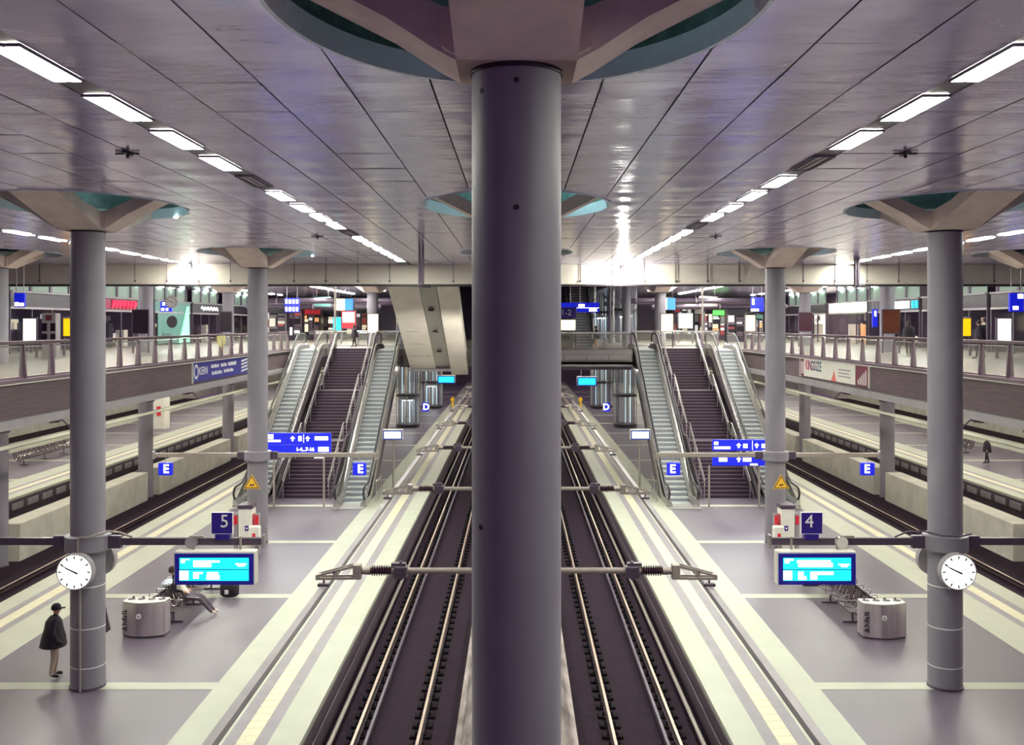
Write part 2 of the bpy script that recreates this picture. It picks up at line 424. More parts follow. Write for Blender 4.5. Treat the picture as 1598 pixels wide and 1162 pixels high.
for s in (-1, 1):
    p = platform(s * CX, 'floor', 'grey granite floor of the %s platform with pale edge strips' % WORD[s], 2, 150)
    plats[s] = p
    # cross bands of pale granite
    for k in range(-1, 14):
        y = 24.15 + 7.98 * k
        MB().box(s * CX - 3.1, s * CX + 3.1, y - .23, y + .23, -.1, 0.001).build('cross_band', 'white', p)
    for side in (-1, 1):
        x = s * CX + side * 4.72
        inner = side == -s
        ya, yb = (12.8, 64) if inner else (24, 62)
        n = int((yb - ya) / .4)
        for k in range(n): link('tactile_tile', tile, p, (x, ya + .4 * k, 0))
        MB().box(x - .195, x + .195, 2, ya, -.02, .006).box(x - .195, x + .195, ya + .4 * n, 150, -.02, .006).build('tactile_run', 'tact', p)
    p2 = platform(s * (CX + EX), 'floor', 'pale floor of the outer %s platform under the gallery' % WORD[s], 18, 149)
    for k in range(0, 14):
        y = 24.15 + 7.98 * k
        MB().box(s * (CX + EX) - 3.1, s * (CX + EX) + 3.1, y - .23, y + .23, -.1, 0.001).build('cross_band', 'white', p2)
    # tactile run
    MB().box(s * (CX + EX) - s * 4.72 - .19, s * (CX + EX) - s * 4.72 + .19, 18, 130, -.02, .004).build('tactile_run', 'tact', p2)
    fp = MB().bbox(-.04, 0, .0, 1.15, -.62, -.28, .015) if s > 0 else MB().bbox(0, .04, .0, 1.15, -.62, -.28, .015)
    fp = fp.mesh('face_recess', 'ledge')
    for k in range(34):
        link('face_recess', fp, p2, (s * (CX + EX) - s * 5.90, 34 + 1.6 * k, 0))

# ---- track beds
struct(MB().box(-4.6, 4.6, 2, 150, -1.3, -.98).build('track_bed', 'bed'), 'dark slab bed of the two middle tracks')
for s in (-1, 1):
    struct(MB().box(s * 16.3, s * 25.5, 15, 150, -1.3, -.98).build('track_bed', 'bed'), 'dark slab bed of the two %s tracks' % WORD[s])
    struct(MB().box(s * 37, s * 46, 18, 130, -1.3, -.98).build('track_bed', 'bed'), 'track bed beyond the outer %s platform' % WORD[s])
    struct(MB().box(s * 43.5, s * 44, 18, 150, -1.3, 6.1).build('wall_%s' % WORD[s], 'wall'), 'pale side wall behind the outer %s platform' % WORD[s])
struct(MB().box(-1.38, 1.38, 2, 150, -1.0, -.52).box(-1.2, 1.2, 2, 150, -.52, -.44).build('trim_2', 'plinth'), 'mottled concrete plinth between the two middle tracks')
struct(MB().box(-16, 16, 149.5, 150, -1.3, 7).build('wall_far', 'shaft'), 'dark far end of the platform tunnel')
for s in (-1, 1): struct(MB().box(s * 16, s * 46, 149.5, 150, -1.3, 7).build('wall_far', 'wall'), 'pale far end of the %s outer platform hall' % WORD[s])

# rails
head = [(-.036, 0), (.036, 0), (.036, -.045), (.012, -.055), (.012, -.125), (.07, -.14), (.07, -.152), (-.07, -.152), (-.07, -.14), (-.012, -.125), (-.012, -.055), (-.036, -.045)]
def rail(x, y0, y1, label, fy=None, group=None):
    t = thing('rail', label, 'rail', (x, y0, ZR), 0, group)
    m_ = MB(); m_.prism([(p[0], p[1] - .006) for p in head], 'y', 0, y1 - y0); m_.build('web', 'railweb', t)
    MB().box(-.034, .034, 0, y1 - y0, -.008, 0.002).build('running_surface', 'railtop', t)
    if fy:
        n = int((fy - y0) / .6)
        for k in range(n):
            link('fastening', FAST, t, (0, .3 + .6 * k, -.15))
        far = MB()
        for k in range(n, int((min(y1, 110) - y0) / .6)): far.box(-.2, .2, .3 + .6 * k - .12, .3 + .6 * k + .12, -.16, -.09)
        o = far.build('fastening_run', 'block', t); o['kind'] = 'stuff'
    return t
FAST = MB().bbox(-.25, .25, -.13, .13, -.075, 0, .02).bbox(-.14, -.075, -.07, .07, 0, .04, .012).bbox(.075, .14, -.07, .07, 0, .04, .012)
FAST.cyl((-.11, 0, .04), (-.11, 0, .07), .022, n=6).cyl((.11, 0, .04), (.11, 0, .07), .022, n=6)
FAST = FAST.mesh('fastening', 'block')
for s in (-1, 1):
    rail(s * 2.27, 10, 150, 'inner rail of the middle track beside the %s platform' % WORD[s], 52)
    rail(s * 3.75, 10, 150, 'outer rail of the middle track beside the %s platform' % WORD[s], 52)
    # guard cable tray next to the outer rail, pipe at the platform foot
    tag(MB().box(s * 3.43, s * 3.50, 8, 150, ZR - .14, ZR - .02).build('guard_rail', 'dsteel'), 'grey guard rail inside the outer rail of the %s middle track' % WORD[s], 'guard rail')
    tag(MB().cyl((s * 4.28, 8, -.80), (s * 4.28, 150, -.80), .055, n=10).build('pipe', 'bracket', smooth=40), 'pale pipe running along the foot of the %s platform' % WORD[s], 'pipe')
    tag(MB().cyl((s * 4.47, 8, -.42), (s * 4.47, 150, -.42), .018, n=6).build('cable', 'dsteel', smooth=40), 'thin cable along the face of the %s platform' % WORD[s], 'cable')
    for j, x in enumerate((17.15, 18.63, 23.17, 24.65)):
        rail(s * x, 18, 150, '%s rail outward from the %s platform in the side tracks' % (ORD[j], WORD[s]))
    # wall between the side tracks
    for k in range(6):
        ya = (ROWS + [88.0, 104.0])[k] + .9; yb = (ROWS + [88.0, 104.0])[k + 1] - .9
        if k == 0: ya = 15
        struct(MB().bbox(s * EX - .45, s * EX + .45, ya, yb, -1.0, .57, .02).build('wall_track', 'wall'), 'low concrete wall between the %s side tracks, segment %s' % (WORD[s], ORD[k]))

# ---- gallery decks and concourse slab
for s in (-1, 1):
    d = MB().box(s * 14.15, s * 45, 15, 112, 6.3, ZM).build('floor', ['mezz']); struct(d, 'pale floor of the %s gallery' % WORD[s])
    MB().box(s * 14.1, s * 14.6, 15, 62.5, 6.14, ZM - .06).build('fascia', 'fascia', d)
    MB().box(s * 14.02, s * 14.5, 15, 62.5, ZM - .06, ZM + .03).build('cap', 'post', d)
    MB().box(s * 13.9, s * 15.0, 15, 62.5, 5.88, 6.14).build('ledge', 'ledge', d)
    MB().box(s * 13.99, s * 14.1, 15, 62.5, ZM - .10, ZM - .07).build('drip_trim', 'white_paint', d)
    MB().box(s * 15.0, s * 45, 15, 150, 6.12, 6.3).build('soffit', 'soffit', d)
slab = MB()
for s in (-1, 1):
    slab.box(s * 12.0, s * 14.15, 63.6, 66, 6.1, ZM).box(s * 7.0, s * 9.35, 63.6, 66, 6.1, ZM)
slab.box(-2.6, 7.0, 60, 66, 6.35, ZM).box(-7.0, -2.6, 63.6, 66, 6.1, ZM).box(-14.15, 14.15, 65.1, 112, 6.1, ZM)
slab = slab.build('floor', 'mezz'); struct(slab, 'pale concourse floor and bridge at the head of the stairs')
MB().box(-2.6, 7.0, 59.9, 60.0, 6.95, ZM + .02).box(-2.6, 7, 60, 60.3, 6.2, 6.5).build('fascia', 'ledge', slab)
MB().box(-2.6, 7, 60.4, 64, 6.0, 6.34).box(-7, 7, 64, 112, 5.98, 6.34).box(-14.1, 14.1, 65.6, 112, 5.95, 6.09).build('soffit', 'dsteel', slab)
for k in range(5): MB().bbox(.2 + 1.35 * k, .2 + 1.35 * k + 1.31, 59.86, 59.9, 6.62, 6.93, .01).build('fascia_panel', 'ledge', slab)

# ---- shop walls and end wall shells
for s in (-1, 1):
    struct(MB().box(s * 31.5, s * 32, 40, 112, ZM, 12).build('wall_%s' % WORD[s], 'shaft'), 'dark wall behind the %s shops' % WORD[s])
    struct(MB().box(s * 7.3, s * 32, 110, 110.5, ZM, 12).build('wall_back', 'dsteel'), 'end wall of the concourse on the %s' % WORD[s])

# ================================================================== COLUMNS, CAPITALS, OPENINGS
ARM_X = [(0, 11.05), (.52, 11.05), (.72, 11.16), (1.12, 11.42), (1.95, 11.84), (2.5, 12.06), (2.5, 12.34), (1.85, 12.1), (1.02, 11.68), (.6, 11.5), (0, 11.5)]
ARM_Y = [(0, 11.05), (.45, 11.05), (.65, 11.10), (1.6, 11.34), (2.95, 11.70), (3.2, 11.78), (3.2, 12.05), (2.9, 11.98), (1.5, 11.62), (.6, 11.5), (0, 11.5)]
def capital_mesh():
    mb = MB()
    hw = .52
    for sgn in (-1, 1):
        mb.prism([(sgn * p[0], p[1]) for p in ARM_X], 'y', -.42, .42)
        mb.prism([(sgn * p[0], p[1]) for p in ARM_Y], 'x', -hw, hw)
    # curved fillets in the four crotches
    for sx in (-1, 1):
        for sy in (-1, 1):
            n = 6; r = .12; c = (sx * (hw + r), sy * (hw + r - .1))
            prof = [(sx * hw * .9, sy * hw * .9), (sx * (hw + r), sy * hw)] + [(c[0] - sx * r * math.sin(PI / 2 * i / n), c[1] - sy * r * math.cos(PI / 2 * i / n)) for i in range(1, n)] + [(sx * hw, sy * (hw + r))]
            bot = [(p[0], p[1], 11.06 + max(0, max(abs(p[0]), abs(p[1])) - .5) * .6) for p in prof]
            top = [(p[0], p[1], 11.48) for p in prof]
            k = len(prof)
            mb.add(bot + top, [tuple(range(k)), tuple(range(2 * k - 1, k - 1, -1))] + [(i, (i + 1) % k, k + (i + 1) % k, k + i) for i in range(k)])
    return mb.mesh('capital', 'concrete')
CAP = capital_mesh()
def ring_mesh():
    n = 64; out = []
    def ell(a, b, z): return [(a * math.cos(2 * PI * i / n), b * math.sin(2 * PI * i / n), z) for i in range(n)]
    return MB().loft([ell(HA + .03, HB + .03, ZC - .02), ell(HA - .02, HB - .02, ZC - .02), ell(HA - .02, HB - .02, ZC + .24), ell(HA + .03, HB + .03, ZC + .24), ell(HA + .03, HB + .03, ZC - .02)], False).mesh('ring', 'rim', 40)
def drum_mesh():
    n = 64
    def ell(a, b, z): return [(a * math.cos(2 * PI * i / n), b * math.sin(2 * PI * i / n), z) for i in range(n)]
    return MB().loft([ell(HA + .02, HB + .02, ZC + .23), ell(HA + .30, HB + .30, ZC + .25), ell(HA + .30, HB + .30, ZC + 1.15)], False).add(ell(HA + .3, HB + .3, ZC + 1.15), [tuple(range(n))]).mesh('plenum_lining', 'teal', 40)
RING, DRUM = ring_mesh(), drum_mesh()
BOLT = MB().cyl((0, 0, 0), (0, 0, .05), .03, n=8).mesh('bolt', 'dsteel')
def column(x, row, label, z0=0.0, r=.40, collar=False, rings=False):
    y = ROWS[row]
    t = thing('column', label, 'column', (x, y, 0), 0, None)
    MB().lathe([(r, z0), (r, 11.07)], 48).build('shaft', 'column', t, smooth=40)
    MB().lathe([(r + .012, 11.01), (r + .012, 11.05)], 48).build('shadow_joint', 'black', t, smooth=40)
    link('capital', CAP, t)
    if collar:
        c = MB().lathe([(r, 3.30), (r + .13, 3.32), (r + .13, 3.68), (r, 3.70)], 40).build('collar', 'column', t, smooth=40)
        for s2 in (-1, 1): MB().bbox(s2 * .66 - .16, s2 * .66 + .16, -.09, .09, 3.36, 3.66, .02).build('clamp_lug', 'dsteel', t)
    if rings:
        for z in (.53, 1.47, 2.47):
            MB().lathe([(r + .003, z), (r + .003, z + .02)], 40).build('marking_ring', 'wlet', t, smooth=40)
    MB().lathe([(r + .02, z0), (r + .02, z0 + .05), (r, z0 + .06)], 40).build('base_ring', 'dsteel', t, smooth=40)
    return t
def opening(x, row):
    t = thing('ceiling_opening', 'ring-edged round opening around the head of the %s' % CN[(x, row)], 'opening', (x, ROWS[row], 0))
    link('ring', RING, t); link('plenum_lining', DRUM, t)
    return t
CN = {}
RN = ['nearest', 'second', 'third', 'fourth', 'fifth']
for row in range(5):
    for x in (0, -CX, CX, -EX, EX):
        if abs(x) == CX and row == 0: continue
        if abs(x) == EX and row < 1: continue
        if x == 0 and row > 2: continue
        if abs(x) == CX and row == 3: continue
        where = 'middle column row' if x == 0 else ('%s %s column row' % (WORD[1 if x > 0 else -1], 'platform' if abs(x) == CX else 'gallery'))
        CN[(x, row)] = '%s column in the %s' % (RN[row] if x == 0 else RN[row - 1], where)
DETAIL = {(0, 0): 'big grey round column standing in the centre of the view', (-CX, 1): 'grey round column carrying the clock and platform sign 5', (CX, 1): 'grey round column carrying the glaring clock and platform sign 4'}
PLEN = {(0, 1): 60, (-CX, 1): 22, (CX, 1): 7, (-CX, 2): 12, (CX, 2): 12, (0, 0): 5}
for (x, row), nm in CN.items():
    lab = DETAIL.get((x, row), 'grey concrete column, ' + nm.replace(' column in', ' in'))
    t = column(x, row, lab, -.5 if x == 0 else (-.98 if abs(x) == EX else 0), .40, collar=abs(x) == CX and row < 4, rings=abs(x) == CX and row == 1)
    if row < 3: opening(x, row)
    if x == 0 and row == 0:
        for (bx, bz) in ((.0, 8.8 + 381 * 8.5 / F), (-.3, 8.8 + 367 * 8.55 / F), (0, 8.8 + 182 * 8.5 / F), (-.31, 8.8 - 319 * 8.6 / F)):
            a = math.asin(bx / .4)
            link('bolt_hole', MB().cyl((.395 * math.sin(a), -.395 * math.cos(a), bz), (.405 * math.sin(a), -.405 * math.cos(a), bz), .024, n=10).mesh('bolt_hole', 'black'), t)
    if (x, row) in PLEN:
        ld = bpy.data.lights.new('plenum fill', 'POINT'); ld.energy = PLEN[(x, row)]; ld.color = (.6, 1, .95); ld.shadow_soft_size = .15  # added unseen lamp that lights the teal lining
        lo = bpy.data.objects.new('plenum_fill', ld); COL.objects.link(lo); lo.location = (x + .9, ROWS[row] + 1.0, ZC + .75)
        lt = thing('fill_uplight', 'small added fill lamp hidden above the capital of the %s' % nm, 'lamp', (x + .9, ROWS[row] + 1.0, ZC + .5))
        MB().lathe([(.09, 0), (.11, .12), (.08, .16)], 12).build('lamp_body', 'dsteel', lt, smooth=40)

# small downlights in the rim of the side openings
for (x, row, dx, dy, e) in ((-CX, 1, 1.35, 2.3, 1), (-CX, 2, 1.9, 1.5, 1)):
    tag(MB().lathe([(.05, 0), (.06, .05), (.03, .06)], 12, (x + dx, ROWS[row] + dy, ZC - .06)).build('downlight', glow('downlight glass', rgb(220, 255, 245), 12)), 'tiny bright downlight in the rim above the %s left platform column' % RN[row - 1], 'lamp')

# ================================================================== CLOCKS, BEAMS WITH SIGNS
def clock(x, y, z, r, facing, label, ticks=True, e='face_clock', parent_col=None, hanging=False):
    t = thing('station_clock', label, 'clock', (x, y, z))
    f = facing
    MB().disc_y((0, 0), r, -.09 * f, .10 * f).build('housing', 'ledge', t, smooth=40)
    MB().disc_y((0, 0), r - .025, -.10 * f, -.09 * f).build('dial', e, t, smooth=40)
    if ticks:
        for h in range(12):
            a = 2 * PI * h / 12; q = MB()
            p0, p1 = r * .72, r * .9; wv = .017
            d = Vector((math.sin(a), 0, math.cos(a))); n = Vector((math.cos(a), 0, -math.sin(a))) * wv
            yv = Vector((0, -.104 * f, 0))
            q.add([d * p0 + n + yv, d * p1 + n + yv, d * p1 - n + yv, d * p0 - n + yv], [(0, 1, 2, 3)]).build('hour_mark', 'blet', t)
        for nm, ang, ln, tail, wv in (('hour_hand', 295, .55, .22, .022), ('minute_hand', 297, .82, .2, .016)):
            a = R(ang); d = Vector((math.sin(a), 0, math.cos(a))); n = Vector((math.cos(a), 0, -math.sin(a))) * wv; yv = Vector((0, -.107 * f, 0))
            MB().add([d * (-tail * r) + n + yv, d * (ln * r) + n * .6 + yv, d * (ln * r) - n * .6 + yv, d * (-tail * r) - n + yv], [(0, 1, 2, 3)]).build(nm, 'blet', t)
    if hanging: MB().cyl((0, 0, r), (0, 0, hanging), .02, n=8).build('hanger', 'steel', t)
    else: MB().box(-.06, .06, .10 * f, .24 * f, -.08, .08).build('bracket', 'dsteel', t)
    return t
for s in (-1, 1):
    nm = '5' if s < 0 else '4'
    clock(s * 10.42, 23.50, 2.95, .425, 1, 'round lit clock facing the viewer on the %s platform column' % WORD[s], True)
    clock(s * 10.42, 24.80, 2.95, .425, -1, 'clock turned away behind the %s platform column' % WORD[s], False)
# conduit on the left column
p = [(-10.42, 23.70, .02), (-10.42, 23.70, 3.25), (-10.42, 23.58, 3.36), (-10.42, 23.58, 3.64), (-10.36, 23.58, 3.72), (-10.15, 23.6, 3.74), (-10.0, 23.72, 3.78), (-9.85, 23.95, 3.80), (-9.6, 24.04, 3.75), (-9.3, 24.05, 3.64)]
tag(MB().tube(p, .028, 8).build('conduit', 'bracket', smooth=40), 'thin conduit pipe running up the left clock column', 'pipe')
p = [(9.2, 24.15, 3.62), (9.45, 24.0, 3.78), (9.75, 23.75, 3.84), (10.1, 23.62, 3.76), (10.5, 23.58, 3.75), (10.85, 23.68, 3.79)]
tag(MB().tube(p, .022, 8).build('cable', 'dsteel', smooth=40), 'looped cable over the collar of the right clock column', 'cable')

def display(s, x0, x1, z0, z1, y, label, rich=True, parent=None, hang=None):
    cx = (x0 + x1) / 2; w = (x1 - x0) / 2; h = (z1 - z0)
    t = thing('departure_display', label, 'display', (cx, y, z0))
    MB().bbox(-w - .03, w + .03, 0, .30, -.0, h + .05, .02).build('casing', 'white_paint', t)
    MB().box(-w, w, -.03, 0, 0, h).build('bezel', 'hull', t)
    fx, fz = w * .88, h * .13
    scr = MB().box(-fx, fx, -.036, -.03, fz, h - fz).build('screen', 'paledisp' if 'pale' in label else 'cyan', t)
    if rich:
        k = 2 * fx; L0 = -fx; hh = h - 2 * fz; zt = h - fz; y2 = -.040
        if s < 0:
            bars = [(.02, .15, .06, .10), (.02, .08, .10, .22), (.20, .58, .11, .2), (.20, .46, .2, .4), (.81, .97, .24, .3), (.84, .94, .3, .38), (.0, .13, .56, .96), (.2, .34, .62, .7), (.2, .28, .7, .9), (.4, .56, .62, .75), (.39, .58, .75, .95)]
        else:
            bars = [(.02, .15, .04, .12), (.02, .09, .12, .24), (.2, .70, .10, .22), (.22, .73, .22, .4), (.81, .98, .26, .32), (.85, .95, .32, .4), (.0, .13, .56, .96), (.22, .3, .6, .96), (.3, .34, .8, .96), (.4, .74, .6, .74), (.4, .5, .74, .95)]
        for a, b, c, d in bars:
            MB().box(L0 + a * k, L0 + b * k, y2, -.036, zt - d * hh, zt - c * hh).build('text_line', 'cyanw', scr)
        MB().box(-fx, fx, -.041, -.036, fz + hh * .475, fz + hh * .505).build('divider', 'hull', scr)
        for q in (-.6, .6): MB().cyl((q * w, .2, h + .04), (q * w, .2, h + .36), .03, n=8).build('hanger', 'bracket', t)
    if hang:
        for q in (-.6, .6): MB().cyl((q * w, .15, h + .04), (q * w, .15, hang - z0), .03, n=8).build('hanger', 'bracket', t)
    return t
def letter_box(ch, x0, x1, z0, z1, y, label, hang=None, parent=None):
    t = thing('letter_sign', label, 'sign', ((x0 + x1) / 2, y, z0))
    w, h = (x1 - x0) / 2, z1 - z0
    MB().bbox(-w, w, 0, .24, 0, h, .015).build('light_box', 'blue', t)
    text(ch, h * .98, (.05 * (1 if x0 < 0 else -1), -.006, h * .5), 'lit', t, bold=.012)
    if hang: MB().cyl((0, .12, h), (0, .12, hang - z0), .018, n=8).build('hanger', 'steel', t)
    return t
for s in (-1, 1):
    nm = '5' if s < 0 else '4'
    for row, (xa, xb) in ((1, (6.15, 14.9)), (2, (5.6, 14.6))):
        y = ROWS[row]
        t = thing('cross_beam', 'grey steel cross beam on the %s column of the %s platform' % (RN[row - 1], WORD[s]), 'beam', (s * CX, y, 3.52))
        for a, b in ((xa, CX - .75), (CX + .75, xb)):
            m_ = MB().bbox(min(s * a, s * b) - s * CX, max(s * a, s * b) - s * CX, -.07, .07, -.085, .085, .01)
            m_.build('arm', 'dsteel' if row == 1 else 'bracket', t)
        for q in (xa, xb): MB().bbox(s * q - s * CX - .03, s * q - s * CX + .03, -.1, .1, -.16, .16, .01).build('end_plate', 'steel', t)
    x0, x1 = (-8.16, -6.28) if s < 0 else (6.26, 8.1)
    display(s, x0, x1, 2.57, 3.31, 23.75, 'cyan departure display hanging over the %s platform beneath sign %s' % (WORD[s], nm))
    # platform number plate
    xa, xb = (-7.37, -6.86) if s < 0 else (6.88, 7.39)
    t = thing('platform_number_sign', 'square dark blue sign with white %s on the %s platform beam' % (nm, WORD[s]), 'sign', ((xa + xb) / 2, 24.0, 3.72))
    MB().bbox(-.265, .265, 0, .06, 0, .53, .01).build('plate', 'wlet', t)
    MB().box(-.25, .25, -.006, 0, .015, .515).build('field', 'blue2', t)
    text(nm, .44, (.06 if s < 0 else -.06, -.012, .30), 'wlet', t)
    MB().box(-.17, .17, .0, .2, -.14, -.0).build('foot_block', 'blue2', t)
    t = thing('loudspeaker', 'small round loudspeaker on the beam left of sign 5' if s < 0 else 'white round loudspeaker on the beam right of sign 4', 'loudspeaker', (s * 7.85, 23.98, 3.53))
    MB().disc_y((0, 0), .14, -.06, .08, 20).build('horn', 'ledge' if s < 0 else 'white_paint', t, smooth=40)
    MB().bbox(-.05, .3, -.04, .04, .10, .16, .01).build('bracket', 'bracket', t)
    # lettered boxes at the ends of the second beam
    for (a, b), wd in (((13.9, 14.43), 'outer'), ((6.08, 6.6), 'inner')):
        x0, x1 = (min(s * a, s * b), max(s * a, s * b))
        letter_box('E', x0, x1, 2.70, 3.19, ROWS[2], 'blue lit letter E sign at the %s end of the %s beam' % (wd, WORD[s]), 3.5)
    # warning triangle
    t = thing('warning_sign', 'yellow triangular warning sign on the second %s platform column' % WORD[s], 'sign', (s * 10.38, 38.95, 2.52))
    tri = lambda k, y: [(-.33 * k, -.19 * k), (.33 * k, -.19 * k), (0, .38 * k)]
    MB().prism(tri(1, 0), 'y', 0, .02).build('plate', 'yellow', t)
    MB().prism(tri(.88, 0), 'y', -.004, 0).build('border', 'blet', t)
    MB().prism(tri(.72, 0), 'y', -.008, -.004).build('field', 'yellow', t)
    MB().prism([(-.1, -.04), (-.04, .0), (0, -.03), (.06, .02), (.1, -.02), (.04, -.07), (-.04, -.08)], 'y', -.011, -.008).build('pictogram', 'blet', t)
    display(s, *((-7.12, -6.1) if s < 0 else (6.1, 7.12)), 2.62, 3.12, 53.0, 'pale glowing display beside the %s inner escalator' % WORD[s], False)
    tag(MB().cyl((s * 6.6, 53.2, 0), (s * 6.6, 53.2, 2.62), .06, n=10).build('display_post', 'bracket', smooth=40), 'post carrying the pale display beside the %s inner escalator' % WORD[s], 'post')
    x0, z1 = at(683 if s < 0 else 901, 586 if s < 0 else 588, 88); x1, z0 = at(710 if s < 0 else 931, 598 if s < 0 else 602, 88)
    display(s, x0, x1, z0, z1, 88, 'far cyan display over the %s platform below the bridge' % WORD[s], False, None, 5.96)
    q = 664 if s < 0 else 947
    x0, z1 = at(q - 5, 628, 70); x1, z0 = at(q + 5, 642, 70)
    letter_box('D', x0, x1, z0, z1, 70, 'far blue letter D sign above the %s platform' % WORD[s], ZM - 1.2)
    t = thing('marker_post', 'yellow post at the edge of the %s platform under the bridge' % WORD[s], 'post', (s * 6.44, 100, 0))
    MB().cyl((0, 0, 0), (0, 0, 1.45), .11, n=12).build('shaft', 'yellow', t, smooth=40); MB().bbox(-.2, .2, -.12, .12, 1.05, 1.3, .02).build('head', 'yellow', t)

# ---- emergency / info pillar by the second platform columns
for s in (-1, 1):
    t = thing('info_pillar', 'white emergency call pillar with red panels on the %s platform' % WORD[s], 'pillar', (s * 10.22, 37.7, 0))
    MB().bbox(-.25, .25, -.3, .3, .05, 1.84, .02).build('body', 'white_paint', t)
    MB().bbox(-.28, .28, -.33, .33, 1.84, 1.98, .02).build('cap', 'dsteel', t)
    MB().box(-.24, .24, -.28, .28, 0, .06).build('base', 'dsteel', t)
    MB().box(-s * .255, -s * .25, -.22, .18, 1.05, 1.6).build('red_panel', 'red', t)
    MB().box(-.06 * s - .07, -.06 * s + .07, -.306, -.3, 1.0, 1.2).build('call_plate', 'blue2', t)
    MB().cyl((-.06 * s, -.315, 1.1), (-.06 * s, -.305, 1.1), .035, n=14).build('call_button', 'wlet', t)
    for q in (-1, 1):
        w_ = MB().bbox(q * .40 - .085, q * .40 + .085, -.12, .06, .05, 1.62, .02).build('side_post', 'ledge', t)
        MB().bbox(q * .40 - .07, q * .40 + .07, -.17, -.12, 1.22, 1.55, .02).build('red_box', 'red', w_)
    MB().bbox(-s * .38 - .2, -s * .38 + .2, -.5, -.2, .5, 1.2, .03).build('console', 'white_paint', t)
    MB().box(-s * .38 - .06, -s * .38 + .06, -.506, -.5, .55, .95).build('red_stripe', 'red', t)

# ---- blue direction signs in front of the stairs
def dirsign(s):
    t = thing('direction_sign', 'blue illuminated direction sign on posts before the %s stairs' % WORD[s], 'sign', (s * 10.45, 47.6, 0))
    for q in (-1.2, 1.2): MB().cyl((q, .1, 0), (q, .1, 2.0 if s > 0 else 2.5), .05, n=10).build('post', 'bracket', t, smooth=40)
    if s < 0:
        MB().bbox(-1.55, 1.55, 0, .18, 3.02, 3.56, .01).build('upper_board', 'blue', t)
        MB().bbox(-1.55, 1.55, 0, .18, 2.50, 3.00, .01).build('lower_board', 'blue', t)
        MB().box(-1.55, 1.0, -.01, .19, 2.42, 2.50).build('bottom_rail', 'blue2', t)
        MB().box(.75, 1.2, .02, .1, 2.36, 2.42).build('lamp_tube', 'lit', t)
        for q in (-.56,): MB().box(q - .006, q + .006, -.004, .0, 2.5, 3.56).build('board_joint', 'blue2', t)
        text('1-4...7-16', .23, (.32, -.006, 2.78), 'lit', t, bold=.008)
        rows_ = [(-1.5, -1.2, 3.36, 3.5), (-1.5, -1.2, 3.28, 3.33), (-1.5, -.85, 3.14, 3.24), (.0, .16, 3.18, 3.42), (.78, 1.42, 3.22, 3.40), (.95, 1.45, 2.68, 2.9), (.24, .26, 3.1, 3.5)]
        for a, b, c, d in rows_: MB().box(a, b, -.006, 0, c, d).build('pictogram', 'lit', t)
        for q in (-.28, .44): MB().prism([(q, 3.42), (q + .12, 3.3), (q + .04, 3.3), (q + .04, 3.18), (q - .04, 3.18), (q - .04, 3.3), (q - .12, 3.3)], 'y', -.006, 0).build('arrow', 'lit', t)
    else:
        MB().bbox(-1.05, 2.0, 0, .18, 2.72, 3.24, .01).build('upper_board', 'blue', t)
        MB().bbox(-1.05, 2.0, 0, .18, 2.0, 2.55, .01).build('lower_board', 'blue', t)
        rows_ = [(-.98, -.78, 3.0, 3.15), (-.98, -.2, 2.8, 2.92), (.42, .62, 2.85, 3.05), (.85, .87, 2.76, 3.2), (-.75, -.35, 2.2, 2.38), (.4, .8, 2.2, 2.38), (.75, 1.1, 2.02, 2.1), (1.3, 1.7, 2.85, 3.05)]
        for a, b, c, d in rows_: MB().box(a, b, -.006, 0, c, d).build('pictogram', 'lit', t)
        for q, z in ((.2, 2.85), (1.06, 2.85), (.2, 2.18)): MB().prism([(q, z + .24), (q + .12, z + .12), (q + .04, z + .12), (q + .04, z), (q - .04, z), (q - .04, z + .12), (q - .12, z + .12)], 'y', -.006, 0).build('arrow', 'lit', t)
for s in (-1, 1): dirsign(s)

